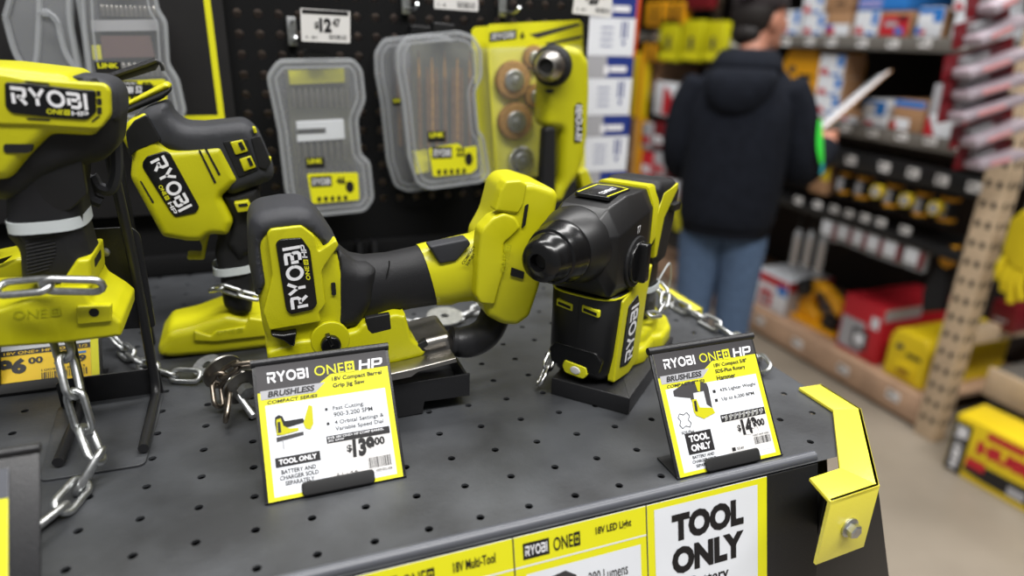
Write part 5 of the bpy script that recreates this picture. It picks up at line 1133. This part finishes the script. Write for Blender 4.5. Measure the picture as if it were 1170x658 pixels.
# yellow power-tool case behind the shopper's shoulder
def tool_case(label, px0, py0, px1, py1, X, zb, dep, m='dyel', handle=True):
    y0, _ = yz(px0, (py0+py1)/2, X); y1, _ = yz(px1, (py0+py1)/2, X); _, zt = yz((px0+px1)/2, py0, X); W = abs(y0-y1); H = zt-zb
    t = thing('tool_case', label, 'tool case', (X, (y0+y1)/2, zb)); f = Fr((X, max(y0, y1), zb), (0, -1, 0), (0, 0, 1), (-1, 0, 0))
    bm = NB(); pil(bm, f, [(0, .0), (W, 0), (W, H*.8), (W*.86, H), (W*.12, H), (0, H*.82)], -dep, 0, .012, None, .012); fin('shell', bm, M[m], t)
    bm = NB(); pil(bm, f, [(W*.3, H*.12), (W*.75, H*.12), (W*.78, H*.38), (W*.28, H*.38)], 0, .008, .003, 0, .01); hd = fin('handle', bm, M[m], t)
    bm = NB(); pil(bm, f, [(W*.38, H*.17), (W*.68, H*.17), (W*.68, H*.30), (W*.38, H*.30)], 0, .0085, 0, 0, .004); fin('grip_hole', bm, mat('ochre plastic', C(150, 108, 10), .5), hd)
    bm = NB(); pil(bm, f, circ(W*.3, H*.68, min(W, H)*.09, 18, min(W, H)*.07), -.002, .004, .001, 0); fin('badge', bm, M['pgrey'], t)
    bm = NB(); pil(bm, f, rect(W*.5, H*.55, W*.85, H*.62), -.001, .002); fin('latch', bm, M['black'], t)
    return t
tool_case('yellow and black tool case behind the shopper\'s shoulder', 893, 56, 936, 104, XS+.05, SM, .3)
# packs on the black rail: hole saws with yellow bands
def hole_saw(label, px, py, s=1):
    y, z = yz(px, py, XS+.03); t = thing('hole_saw', label, 'hole saw', (XS+.03, y, z-.07), 'banded hole saws on the black rail')
    bm = NB(); lathe(bm, (XS+.05, y, z-.07), (0, 0, 1), [(0, .03*s), (.005, .034*s), (.12, .034*s), (.125, .02*s), (.15, .012*s)], 18); fin('cup', bm, M['rubber'], t)
    for h in (.018, .10): bm = NB(); lathe(bm, (XS+.05, y, z-.07+h), (0, 0, 1), [(0, .035*s), (.016, .035*s)], 18); fin('yellow_band', bm, M['dyel'], t)
    bm = NB(); pil(bm, Fr((XS+.014, y, z-.07), (0, -1, 0), (0, 0, 1), (-1, 0, 0)), rect(-.017, .036, .017, .09), -.002, 0); fin('label', bm, M['plg'], t, 0)
    bm = NB(); tube(bm, [(XS+.05, y, z+.07), (XS+.05, y, 1.055)], .004, 6); fin('hanger', bm, M['black'], t)
for i, (px, py) in enumerate(((963, 208), (984, 213), (1017, 222), (1051, 232), (1080, 238))):
    hole_saw(('leftmost', 'second from left', 'middle', 'second from right', 'rightmost')[i]+' hole saw with two yellow bands hanging below the black rail', px, py, 1.0 if i else .8)
for i, (px, py) in enumerate(((1000, 219), (1033, 229), (1066, 238))):
    y, z = yz(px, py, XS-.02); t = thing('blade_tin', 'small round cream and yellow tin, '+('left', 'middle', 'right')[i]+' one between the hanging hole saws', 'tin', (XS-.02, y, z), 'round tins between the hole saws')
    bm = NB(); pil(bm, Fr((XS-.02, y, z), (0, -1, 0), (0, 0, 1), (-1, 0, 0)), circ(0, 0, .03, 20), -.03, 0, .004, .002); fin('tin', bm, M['byel'], t)
    bm = NB(); pil(bm, Fr((XS-.02, y, z), (0, -1, 0), (0, 0, 1), (-1, 0, 0)), circ(0, 0, .021, 20), -.001, .001); fin('label', bm, M['plg'], t)
    bm = NB(); tube(bm, [(XS-.03, y, z+.029), (XS-.03, y, 1.03)], .003, 6); fin('hanger', bm, M['black'], t)
t = thing('bagged_bits', 'tan and yellow bagged pack left of the hole saws', 'pack', (XS, *yz(938, 200)), None)
bm = NB(); y, z = yz(936, 205); box(bm, (XS, y-.05, z-.07), (XS+.05, y+.06, z+.10), .01); fin('pack', bm, M['card'], t); bm = NB(); box(bm, (XS-.002, y-.05, z+.0), (XS+.01, y-.01, z+.08), .002); fin('label', bm, M['byel'], t)
# clear packs with white and dark red labels below the lower rail
for i, px in enumerate((948, 966, 982, 1000, 1020, 1045)):
    py = (262, 266, 272, 279, 286, 294)[i]; y, z = yz(px, py, XS-.01)
    t = thing('blister_pack', ('leftmost', 'second from left', 'third from left', 'third from right', 'second from right', 'rightmost')[i]+' clear pack with white label hanging under the lower rail', 'blister pack', (XS-.01, y, z), 'clear packs under the lower rail')
    bm = NB(); box(bm, (XS-.012, y-.048, z-.055), (XS+.02, y+.048, z+.055), .006); fin('clear_shell', bm, M['clear2'], t)
    bm = NB(); box(bm, (XS-.016, y-.02, z-.03), (XS-.0125, y+.044, z+.04), .001); fin('white_label', bm, M['white'], t)
    bm = NB(); box(bm, (XS-.018, y-.046, z-.04), (XS-.0125, y-.022, z+.03), .001); fin('red_label', bm, M['dred'], t)
    bm = NB(); tube(bm, [(XS+.005, y, z+.05), (XS+.005, y, .785-.034)], .003, 6); fin('hanger', bm, M['black'], t)
for i, (px, py) in enumerate(((908, 282), (922, 284), (936, 290))):
    y, z = yz(px, py, XS-.01); t = thing('clear_tube', ('left', 'middle', 'right')[i]+' clear tube of tan bits hanging left of the clear packs', 'tube', (XS-.01, y, z), 'clear tubes under the lower rail')
    bm = NB(); lathe(bm, (XS, y, z-.10), (0, 0, 1), [(0, .02), (.17, .02), (.175, .012), (.19, .012)], 12); fin('tube_shell', bm, M['clear2'], t)
    bm = NB(); lathe(bm, (XS, y, z-.09), (0, 0, 1), [(0, .008), (.13, .008), (.14, .003)], 8); fin('bit', bm, M['brass'], t)
    bm = NB(); tube(bm, [(XS, y, z+.09), (XS, y, .75)], .003, 6); fin('hanger', bm, M['black'], t)
# base deck goods
ZB = .1425
t = pbox('carton', 'white and red carton on the base deck at the shopper\'s feet', 'carton', 857, 312, 899, 372, 'white', dep=.3, X=XS+.06, zbase=ZB, prints=(('red', (.02, .72, .98, .98)), ('red', (.25, .1, .6, .55)), ('plg', (.32, .15, .5, .4)), ('blue', (.72, .55, .98, .8))), side=(('red', (0, .7, 1, 1)), ('plg', (0, 0, 1, .7))))
bm = NB(); box(bm, (XS+.06, t.location.y-.14, t.location.z+.0), (XS+.061, t.location.y-.139, t.location.z+.001)); bm.free()
pbox('carton', 'red carton with a grey tool picture on the base deck', 'carton', 956, 340, 1006, 428, 'red', dep=.45, X=XS+.06, zbase=ZB, prints=(('plg', (.05, .08, .62, .62)), ('pgrey', (.35, .15, .75, .5)), ('white', (.42, .22, .66, .42)), ('white', (.74, .6, .92, .8))), side=(('plg', (.0, .78, .5, .98)), ('red', (0, 0, 1, .78))))
tool_case('yellow tool case on the base deck beside the beige post', 1008, 378, 1058, 462, XS+.05, ZB, .5, 'byel')
# yellow and black power tool between the cartons
y, z = yz(925, 372, XS+.10); tl = thing('circular_saw', 'yellow and black power saw between the two cartons on the base deck', 'power saw', (XS+.1, y, ZB))
f = Fr((XS+.12, y, ZB+.001), (0, -1, 0), (0, 0, 1), (-1, 0, 0))
bm = NB(); pil(bm, f, [(-.15, 0), (.16, 0), (.16, .022), (-.15, .022)], -.12, .02, .003); fin('saw_shoe', bm, M['dyel'], tl)
bm = NB(); pil(bm, f, [(-.13, .023), (-.14, .09), (-.11, .15), (-.06, .16), (-.04, .09), (.0, .05), (.0, .023)], -.07, -.01, .012); fin('blade_guard', bm, M['dyel'], tl)
bm = NB(); pil(bm, f, [(-.06, .12), (-.1, .19), (-.05, .24), (.03, .23), (.11, .19), (.15, .13), (.13, .10), (.08, .15), (.02, .17), (-.03, .15)], -.06, 0, .014); fin('handle', bm, M['dyel'], tl)
bm = NB(); lathe(bm, f(-.085, .19, -.03), (-1, 0, 0), [(0, .045), (.06, .045), (.07, .03)], 18); fin('motor_cap', bm, M['black'], tl)
bm = NB(); pil(bm, f, [(.05, .03), (.13, .03), (.14, .10), (.06, .09)], -.06, .01, .01); fin('battery', bm, M['black'], tl)
bm = NB(); pil(bm, f, [(-.02, .16), (.04, .16), (.05, .185), (-.01, .20)], -.055, .006, .006); fin('grip', bm, M['black'], tl)
# dangling yellow-black tool near the post
y, z = yz(1075, 300, XS+.0); t = thing('hanging_tool', 'yellow and black tool hanging beside the beige post', 'power tool', (XS, y, z))
f = Fr((XS+.05, y, z), (0, -1, 0), (0, 0, 1), (-1, 0, 0))
bm = NB(); pil(bm, f, [(-.05, .05), (.02, .07), (.04, .02), (.0, -.03), (-.03, -.02)], -.02, .02, .01); fin('body', bm, M['dyel'], t)
bm = NB(); pil(bm, f, [(-.04, -.02), (.01, -.03), (.03, -.20), (-.05, -.24), (-.07, -.15)], -.03, .02, .012); fin('grip', bm, M['rubber'], t)
bm = NB(); tube(bm, [f(0, .06, 0), (XS+.05, y, .764)], .004, 6); fin('hanger', bm, M['black'], t)
# red and white blade packs on a side rack by the post
XR = 2.30
rk = thing('clip_strip', 'dark wire clip strip holding the slanted blade packs', 'rack', (2.52, 1.5, 1.1))
bm = NB(); tube(bm, [(2.56, 1.578, 1.06), (2.56, 1.572, 1.9)], .008, 8); fin('upright', bm, M['shelf'], rk)
labs = ['topmost', 'second from top', 'third from top', 'fourth from top', 'fifth from top', 'sixth from top', 'lowest']
for i, (a, b) in enumerate((((1138, 12), (1170, -4)), ((1122, 48), (1166, 28)), ((1109, 86), (1166, 66)), ((1108, 111), (1166, 94)), ((1103, 136), (1160, 118)), ((1116, 166), (1166, 147)), ((1121, 191), (1164, 180)))):
    Y0 = 1.50; A, B = ony(*a, Y0), ony(*b, Y0); u = B-A; L_ = u.length; un = u.normalized()
    t = thing('blade_pack', labs[i]+' red and white blade pack of the slanted stack at the upper right', 'blade pack', A, 'slanted blade packs by the beige post'); vv = V((0, 1, 0)).cross(un)*-1; vv = vv if vv.z > 0 else -vv
    fr = Fr(A, un, vv, (0, -1, 0))
    bm = NB(); pil(bm, fr, rect(0, -.012, L_*1.3, .014), -.06, 0, .004, 0, .004); fin('white_end', bm, M['packw'], t)
    bm = NB(); flat(bm, fr, rect(L_*.25, -.004, L_*.8, .008), .001); fin('pink_print', bm, mat('pink print pale', C(226, 150, 150), .6), t, 0)
    bm = NB(); pil(bm, fr, [(-.04, -.012), (L_*.2, -.022), (L_*1.25, -.018), (L_*1.25, .052), (L_*.1, .055), (-.03, .06)], -.066, -.062, 0); fin('red_card', bm, M['dred'], t)
    bm = NB(); pil(bm, fr, rect(L_*.1, .018, L_*.6, .045), -.06, -.035, .004, 0, .004); fin('clear_window', bm, M['clear2'], t)
    e = fr(.235-0.0, 0, 0) if False else None
    bm = NB(); tube(bm, [fr(L_*.9, 0, -.058), V((2.56, 1.575, fr(L_*.9, 0, 0).z+.01))], .003, 6); fin('hook', bm, M['zinc'], t)
# yellow gloves, red sign and the big yellow carton at the right edge
gl = thing('work_glove', 'bright yellow knit glove hanging at the right edge of the photo', 'glove', onx(1160, 240, 2.48))
f = XF(2.48); P = f
q = pxuv([(1148, 285), (1158, 250), (1172, 240), (1190, 245), (1190, 300), (1176, 312), (1160, 306)], f); bm = NB(); pil(bm, f, q, -.02, .02, .010); fin('palm', bm, M['glove'], gl)
for a, b in (((1152, 290), (1142, 318)), ((1158, 300), (1148, 332)), ((1164, 304), (1156, 345)), ((1172, 306), (1168, 342)), ((1180, 300), (1184, 335))):
    bm = NB(); pp = [f(*pxuv([a], f)[0], 0), f(*pxuv([((a[0]+b[0])/2-2, (a[1]+b[1])/2)], f)[0], .012), f(*pxuv([b], f)[0], .004)]; tube(bm, smooth_path(pp, 4), .0155, 8); fin('finger', bm, M['glove'], gl, 60)
bm = NB(); q = f(*pxuv([(1172, 242)], f)[0], 0); tube(bm, [q, q+V((0, 0, .2)), V((2.56, q.y, q.z+.2))], .004, 6); fin('hook', bm, M['zinc'], gl)
pbox('carton', 'small dark red pack low behind the beige post', 'pack', 1130, 345, 1162, 378, 'dred', dep=.1, X=2.72, prints=(('plg', (.2, .3, .7, .4)),))
bay2 = thing('shelving_bay', 'next shelving bay cut by the right edge, with perforated rear post', 'shelving', (2.9, .6, 0))
bm = NB(); box(bm, (3.24, -.9, 0), (3.27, 1.55, 2.4)); fin('back_panel', bm, bpy.data.materials['bay back'], bay2)
bm = NB(); box(bm, (2.66, -.9, .30), (3.24, 1.55, .33), .003); fin('shelf', bm, M['shelf'], bay2); bm = NB(); box(bm, (2.64, -.9, .22), (2.66, 1.55, .34), .003); fin('shelf_lip', bm, M['post'], bay2)
A, B = onz(1077, 533, 0), onz(1168, 584, 0); A.z = B.z = .001; u = (B-A).normalized(); n = V((-u.y, u.x, 0)); n = n if n.x < 0 else -n
L1 = (B-A).length; L_ = L1+.12; H_ = .235; dk = .17
hk = thing('carton', 'big yellow carton with red lettering on the floor at the right edge', 'carton', A)
f = Fr(A, u, ZZ, n)
bm = NB(); pil(bm, f, rect(0, 0, L_, H_), -dk, 0, .002, None, 0, 2, True); fin('box', bm, M['byel'], hk)
bm = NB(); flat(bm, f, [(L1*.24, H_*.14), (L1*.24, H_*.22), (L1*.45, H_*.36), (L_, H_*.38), (L_, H_*.10), (L1*.5, H_*.10)], .001); flat(bm, f, rect(.002, .002, L1*.22, H_*.9), .001); fin('dark_panel', bm, M['ink'], hk, 0)
bm = NB(); txt(bm, f, 'HUSK', L1*.32, H_*.52, L1*1.12, H_*.74, .09, .0016); flat(bm, f, rect(L1*.40, H_*.82, L1*.85, H_*.94), .0014); flat(bm, f, rect(L1*.25, H_*.24, L1*.48, H_*.40), .0018); fin('red_lettering', bm, M['red'], hk, 0)
bm = NB(); flat(bm, f, rect(L1*.78, H_*.12, L1*.98, H_*.27), .0018); fin('white_label', bm, M['plg'], hk, 0)
bm = NB(); txt(bm, Fr(f(L1*.16, H_*.08, .0014), ZZ, -u, n), 'HUSKY', 0, 0, H_*.48, L1*.10, .06, .0004); txt(bm, f, '30', L1*.04, H_*.62, L1*.18, H_*.84, .06, .0016); fin('white_lettering', bm, M['wink'], hk, 0)

# =================================================================== FAR GOODS along the same shelf face, left of the shopper
def hang(label, cat, px0, py0, px1, py1, m, prints=(), X=XS-.065, dep=.05, group='packs on the far shelves', name='hanging_pack', zb=None):
    return pbox(name, label, cat, px0, py0, px1, py1, m, dep, X, group, prints, zb)
for i, px in enumerate((764, 790, 815)):
    hang(('left', 'middle', 'right')[i]+' of the three lime hanging packs left of the shopper\'s head', 'pack', px-11, 22+i, px+11, 70, 'lime2', (('pgrey', (.4, .3, .6, .6)), ('pyel', (.05, .05, .95, .2))))
hang('orange tool row pack on the far upper shelf', 'pack', 738, 2, 760, 30, 'dyel', (('black', (.3, .1, .5, .9)), ('black', (.7, .1, .85, .9)))); hang('second orange pack on the far upper shelf, nearer the shopper', 'pack', 760, 2, 782, 28, 'dyel', (('black', (.2, .1, .4, .9)), ('black', (.6, .1, .8, .9))))
hang('dark purple red pack at the top beside the shopper\'s cap', 'pack', 784, -14, 812, 10, 'dred')
hang('orange pack under the far shelf edge', 'pack', 735, 50, 757, 70, 'dyel', (('black', (.3, 0, .45, 1)), ('black', (.7, 0, .8, 1))))
hang('tan cardboard box on the far shelves left of the lime packs', 'carton', 731, 72, 755, 101, 'wood', X=XS+.03, dep=.3, name='carton', zb=1.151)
hang('red and white pack leaning under the lime packs', 'pack', 747, 95, 783, 134, 'white', (('red', [(.3, .05), (.8, .05), (.5, .8), (.3, .9)]), ('red', [(.75, .4), (.95, .2), (.9, .7)])))
hang('orange strip pack hanging by the carton stack', 'pack', 712, -8, 724, 66, 'orange', X=XS-.4, dep=.03)
hang('yellow tool pack hanging left of the tan box', 'pack', 722, 60, 735, 135, 'byel', (('dyel', (.5, 0, 1, 1)),)); hang('amber tool pack low left of the red packs', 'pack', 720, 136, 733, 215, 'dyel', (('card', (0, 0, .4, 1)),))
cols = ['red', 'white', 'dred', 'plg', 'pink', 'lime2', 'card']
rnd = random.Random(3)
rows = [(140, 172, 'upper'), (174, 205, 'middle'), (206, 236, 'lower')]
for j, (a, b, rn) in enumerate(rows):
    for i, px in enumerate((738, 752, 766, 780)):
        m = (('plg', 'dred', 'plg', 'pgrey'), ('red', 'plg', 'dred', 'black'), ('white', 'red', 'white', 'plg'))[j][i]
        hang(f'{("leftmost", "second", "third", "rightmost")[i]} small blurred pack in the {rn} row left of the shopper\'s arm', 'pack', px-6, a, px+7, b-2, m, (('white' if m in ('red', 'dred') else 'red', (.15, .2, .85, .5)),))
hang('lime pack hanging just behind the shopper\'s left side', 'pack', 762, 226, 778, 262, 'lime2', (('black', (.3, .0, .6, .3)),)); hang('second lime pack beside it, half behind the shopper', 'pack', 778, 160, 792, 200, 'lime2', X=XS-.14); hang('black pack with pale stripe low on the far shelves', 'pack', 752, 262, 775, 282, 'black'); hang('amber pack hanging low behind the shopper', 'pack', 776, 255, 790, 296, 'dyel')
for i, (px0, px1, m) in enumerate(((600, 640, 'card'), (640, 668, 'blue'), (668, 700, 'card'))): pass

# =================================================================== SHOPPER (seen from behind, reading a clipboard)
PX, PY = 1.64, 2.02
per = thing('person', 'shopper seen from behind in dark navy hoodie, cap and blue jeans, holding a board', 'person', (PX, PY, 0))
FD = V((.66, .75, 0)).normalized(); RD = V((FD.y, -FD.x, 0))       # facing direction and the person's right
def W(r, f, z): return V((PX, PY, 0)) + RD*r + FD*f + V((0, 0, z))
HDv = [W(0.02, .10, 1.48), W(.02, .125, 1.60)]
def skin_mesh(name, verts, edges, radii, m, parent, root=0, sub=2):
    me = bpy.data.meshes.new(name); L = org(parent); me.from_pydata([V(v)-L for v in verts], edges, []); o = bpy.data.objects.new(name, me); link(o, parent)
    md = o.modifiers.new('skin', 'SKIN'); md.use_smooth_shade = True
    for i, r in enumerate(radii):
        d = me.skin_vertices[0].data[i]; d.radius = r if isinstance(r, tuple) else (r, r); d.use_root = (i == root)
    s = o.modifiers.new('sub', 'SUBSURF'); s.levels = sub; s.render_levels = sub
    me.materials.append(M[m]); return o
vs, es, rs = [], [], []
def jn(p, r, par=None):
    vs.append(p); rs.append(r)
    if par is not None: es.append((par, len(vs)-1))
    return len(vs)-1
pel = jn(W(0, 0, .92), (.12, .09)); sp = jn(W(0, .01, 1.12), (.11, .08), pel); chs = jn(W(0, .02, 1.30), (.12, .09), sp); nk = jn(W(.0, .05, 1.44), .055, chs)
n2 = jn(W(.01, .085, 1.51), .05, nk); hd1 = jn(W(.015, .11, 1.56), (.062, .07), n2); hd2 = jn(W(.015, .115, 1.64), (.066, .078), hd1); jn(W(.015, .10, 1.70), (.05, .06), hd2)
def hand(w, dirv, side, curl):
    d = V(dirv).normalized(); pm = jn(w[0], .03, w[1]); up_ = V((0, 0, 1)); lat = d.cross(up_).normalized()
    kn = jn(w[0]+d*.045, (.036, .016), pm)
    for k, (o_, l) in enumerate(((-.028, .062), (-.009, .072), (.010, .068), (.028, .052))):
        a = jn(w[0]+d*.075+up_*o_*.9, .0095, kn); b = jn(w[0]+d*(.075+l*.5)+up_*o_+lat*curl*.3, .009, a); jn(w[0]+d*(.075+l*.75)+up_*o_+lat*curl, .008, b)
    t1 = jn(w[0]+d*.03+lat*-.035+up_*.03, .011, pm); jn(w[0]+d*.07+lat*-.04+up_*.045, .009, t1)
ARM_R = (W(.14, .02, 1.365), W(.185, .03, 1.28), W(.215, .03, 1.16), W(.23, .06, 1.09), W(.272, .14, 1.105), W(.308, .225, 1.140), W(.316, .25, 1.152))
ARM_L = (W(-.14, .02, 1.365), W(-.178, .01, 1.28), W(-.195, .0, 1.15), W(-.19, .04, 1.08), W(-.17, .13, 1.075), W(-.14, .205, 1.08))
shr = jn(W(.14, .02, 1.34), .05, chs); elr = jn(ARM_R[3], .04, shr); wr = jn(W(.318, .25, 1.155), .026, elr); hand((W(.325, .275, 1.17), wr), FD+RD*.1, 1, .03)
shl = jn(W(-.14, .02, 1.34), .05, chs); ell = jn(ARM_L[3], .04, shl); wl = jn(W(-.13, .23, 1.085), .028, ell); hand((W(-.11, .27, 1.09), wl), FD+RD*.4, -1, .03)
for s in (1, -1):
    hp = jn(W(.07*s, 0, .86), .08, pel); kn_ = jn(W(.075*s, .02, .48), .052, hp); an = jn(W(.08*s, -.01, .09), .042, kn_); jn(W(.085*s, .12, .04), .036, an)
HC_ = W(.015, .112, 1.605)
LD = (FD*.72+RD*.70).normalized(); LR = V((LD.y, -LD.x, 0))
def HP(r, f, z): return HC_+LR*r+LD*f+V((0, 0, z))
def ball(bm, c, rx, ry, rz, n=18):
    g = bmesh.ops.create_uvsphere(bm, u_segments=n, v_segments=12, radius=1)
    for v in g['verts']: v.co = c+LR*v.co.x*rx+LD*v.co.y*ry+V((0, 0, v.co.z*rz))
def blob(name, m, c, rx, ry, rz, parent):
    bm = NB(); ball(bm, c, rx, ry, rz); return fin(name, bm, M[m], parent, 80)
# the skinned figure, face and ears fused into one continuous surface
o = skin_mesh('figure', vs, es, rs, 'skin', None); bpy.context.view_layer.update()
bm = NB(); ev = o.evaluated_get(bpy.context.evaluated_depsgraph_get()); bm.from_mesh(ev.to_mesh()); ev.to_mesh_clear(); bpy.data.objects.remove(o)
ball(bm, HP(0, .012, -.015), .070, .092, .112); ball(bm, HP(0, .050, -.082), .048, .048, .035); ball(bm, HP(0, .104, -.018), .013, .018, .020); ball(bm, HP(0, .096, .0), .010, .014, .03)
for s in (1, -1): ball(bm, HP(.074*s, .0, -.015), .012, .02, .032); ball(bm, HP(.03*s, .082, -.025), .022, .018, .02)
ball(bm, HP(0, .088, -.066), .024, .014, .012)
body = fin('body', bm, M['skin'], per, 0)
md = body.modifiers.new('remesh', 'REMESH'); md.mode = 'VOXEL'; md.voxel_size = .006; md.use_smooth_shade = True
md = body.modifiers.new('relax', 'SMOOTH'); md.factor = .5; md.iterations = 3
def ell_ring(c, a, b, n=20, e=2.3):
    out = []
    for i in range(n):
        t = 2*pi*i/n; k = 1/((abs(cos(t))**e+abs(sin(t))**e)**(1/e)); out.append(c+RD*a*cos(t)*k+FD*b*sin(t)*k)
    return out
# hoodie: torso, sleeves, hood
bm = NB(); loft(bm, [ell_ring(W(0, 0, .862), .165, .15), ell_ring(W(0, 0, .885), .175, .16), ell_ring(W(0, 0, 1.0), .182, .16), ell_ring(W(0, .005, 1.15), .186, .155), ell_ring(W(0, .01, 1.28), .192, .148), ell_ring(W(0, .02, 1.36), .185, .13), ell_ring(W(0, .035, 1.42), .145, .105), ell_ring(W(0, .05, 1.455), .10, .085)])
hd = fin('hoodie', bm, M['hood'], per, 80); s = hd.modifiers.new('sub', 'SUBSURF'); s.levels = 1; s.render_levels = 1
for p in (ARM_R, ARM_L):
    bm = NB(); pp = smooth_path((p[0]+(p[0]-p[1])*.25,)+p, 5); n = len(pp); tube(bm, pp, [.050+.028*min(1, i/5) - .03*max(0, (i-8)/(n-9)) for i in range(n)], 16); fin('sleeve', bm, M['hood'], hd, 80)
bm = NB()
loft(bm, [ell_ring(W(0, .05, 1.40), .12, .09), ell_ring(W(0, -.0, 1.425), .128, .11), ell_ring(W(0, -.005, 1.46), .118, .10), ell_ring(W(0, .02, 1.495), .098, .085), ell_ring(W(0, .04, 1.50), .075, .06)])
hh = fin('hood', bm, M['hood'], per, 80); s = hh.modifiers.new('sub', 'SUBSURF'); s.levels = 2; s.render_levels = 2
bm = NB(); loft(bm, [ell_ring(W(-.02, -.075, 1.27), .05, .06), ell_ring(W(-.02, -.09, 1.32), .10, .07), ell_ring(W(-.01, -.08, 1.40), .125, .075), ell_ring(W(0, -.04, 1.45), .11, .07)]); hh = fin('hood_drape', bm, M['hood'], hd, 80); s = hh.modifiers.new('sub', 'SUBSURF'); s.levels = 2; s.render_levels = 2
bm = NB(); loft(bm, [ell_ring(W(0, 0, .852), .160, .145), ell_ring(W(0, 0, .89), .168, .15)]); fin('hem_band', bm, M['hood'], hd, 80)
# neon print on the right sleeve
ps = smooth_path(ARM_R[:4], 5)
def sleeve_print(name, m, i0, i1, a0, a1):
    bm = NB(); rr = []
    for j in range(i0, i1+1):
        c = ps[j]; t = (ps[min(j+1, len(ps)-1)]-ps[max(j-1, 0)]).normalized(); rr.append((c, t))
    n = 6; vv = []
    for q, (c, t) in enumerate(rr):
        e1 = (RD-t*RD.dot(t)).normalized(); e2 = -FD+t*FD.dot(t); e2.normalize(); fr_ = q/max(1, len(rr)-1); sh = sin(pi*(.15+.7*fr_)); mid = (a0+a1)/2; hw = (a1-a0)/2*sh; rad = .0800
        vv.append([bm.verts.new(c+(e1*cos(mid+hw*(2*k/n-1))+e2*sin(mid+hw*(2*k/n-1)))*rad) for k in range(n+1)])
    for A_, B_ in zip(vv, vv[1:]):
        for k in range(n): bm.faces.new((A_[k], A_[k+1], B_[k+1], B_[k]))
    fin(name, bm, M[m], hd, 60)
sleeve_print('green_print', 'green', 6, 12, -.1, .75); sleeve_print('cyan_print', 'cyan', 12, 15, .0, .6); sleeve_print('pink_print', 'pink', 10, 13, -.35, -.05)
# jeans, shoes
for s in (1, -1):
    bm = NB(); rings = []
    for z, a, b, off in ((.93, .095, .12, .06), (.80, .092, .11, .07), (.65, .080, .096, .075), (.48, .068, .08, .078), (.30, .064, .074, .08), (.08, .066, .08, .084), (.05, .068, .082, .084)): rings.append(ell_ring(W(off*s, .01, z), a, b, 18))
    loft(bm, rings); fin('jeans_leg', bm, M['denim'], per, 80)
    bm = NB(); loft(bm, [[W(.085*s+.05*cos(t)*k, .05+.14*sin(t)*k, z) for t in [2*pi*i/16 for i in range(16)]] for z, k in ((.001, 1), (.03, 1.03), (.07, .85), (.10, .6))]); fin('shoe', bm, M['boot'], per, 80)
# hair, brows, knit cap
for s in (1, -1): blob('eye', 'ink', HP(.03*s, .094, .012), .011, .008, .006, per); blob('eyebrow', 'hair', HP(.032*s, .095, .032), .018, .008, .005, per)
blob('hair', 'hair', HP(0, -.025, .015), .080, .082, .095, per); blob('hair_nape', 'hair', HP(0, -.055, -.055), .060, .045, .045, per)
bm = NB(); loft(bm, [[HP(a*cos(t), -.005+b*sin(t), z) for t in [2*pi*i/20 for i in range(20)]] for z, a, b in ((.035, .084, .103), (.06, .086, .105), (.10, .08, .096), (.135, .053, .063), (.148, .02, .025))]); fin('knit_cap', bm, M['cap'], per, 80)
vb = (CAM-HC_); vb.z = 0; vb.normalize(); lb = V((-vb.y, vb.x, 0)); lb = lb if lb.dot(RT) > 0 else -lb
bm = NB(); pil(bm, Fr(HC_+V((0, 0, .085))-RD*.03-FD*.105+RD*-.02, (FD*-.4+RD*.92).normalized(), ZZ, (-FD*.92-RD*.4).normalized()), rect(-.03, -.025, .03, .03), -.012, .004, .001); fin('cap_label', bm, M['lilac'], per)
# board in the hands
A, B = ony(930, 153, (W(.2, .42, 0)).y), None
bd_ = thing('clipboard', 'pale thin board held up by the shopper', 'clipboard', A)
Bp = atB = CAM + ray(1000, 92)*(((A-CAM).dot(FWD))*1.03)
u = (Bp-A); L_ = u.length; u.normalize(); vw = (A-CAM).normalized(); n = u.cross(vw).normalized(); n = n if n.z > 0 else -n
tilt = (n*.99+vw*-.12).normalized(); side = u.cross(tilt).normalized()
bm = NB(); pil(bm, Fr(A, u, side, tilt), rect(-.03, -.10, L_, .10), -.006, 0, .001); fin('backing_board', bm, M['card'], bd_)
bm = NB(); pil(bm, Fr(A, u, side, tilt), rect(-.02, -.095, L_-.01, .095), .0004, .006); fin('paper_stack', bm, M['white'], bd_)
bm = NB(); pil(bm, Fr(A, u, side, tilt), rect(L_-.04, -.05, L_-.005, .05), .0065, .014, .002); fin('clip', bm, M['zinc'], bd_)

# repeats share a group
GROUPS = dict(sign_holder='sign holders on the table', price_sign='price signs on the table', shelf_strip='strips in the front rail', peg_hook='price tagged peg hooks', bit_case='bit cases on the pegboard', brush_card='brush cards on the pegboard', chain='security chains on the table', washer='large washers on the table', tool_case='tool cases on the shelving', shelving_bay='shelving bays on the right')
for o in list(COL.objects):
    k = o.name.split('.')[0]
    if o.parent is None and k in GROUPS and 'group' not in o: o['group'] = GROUPS[k]
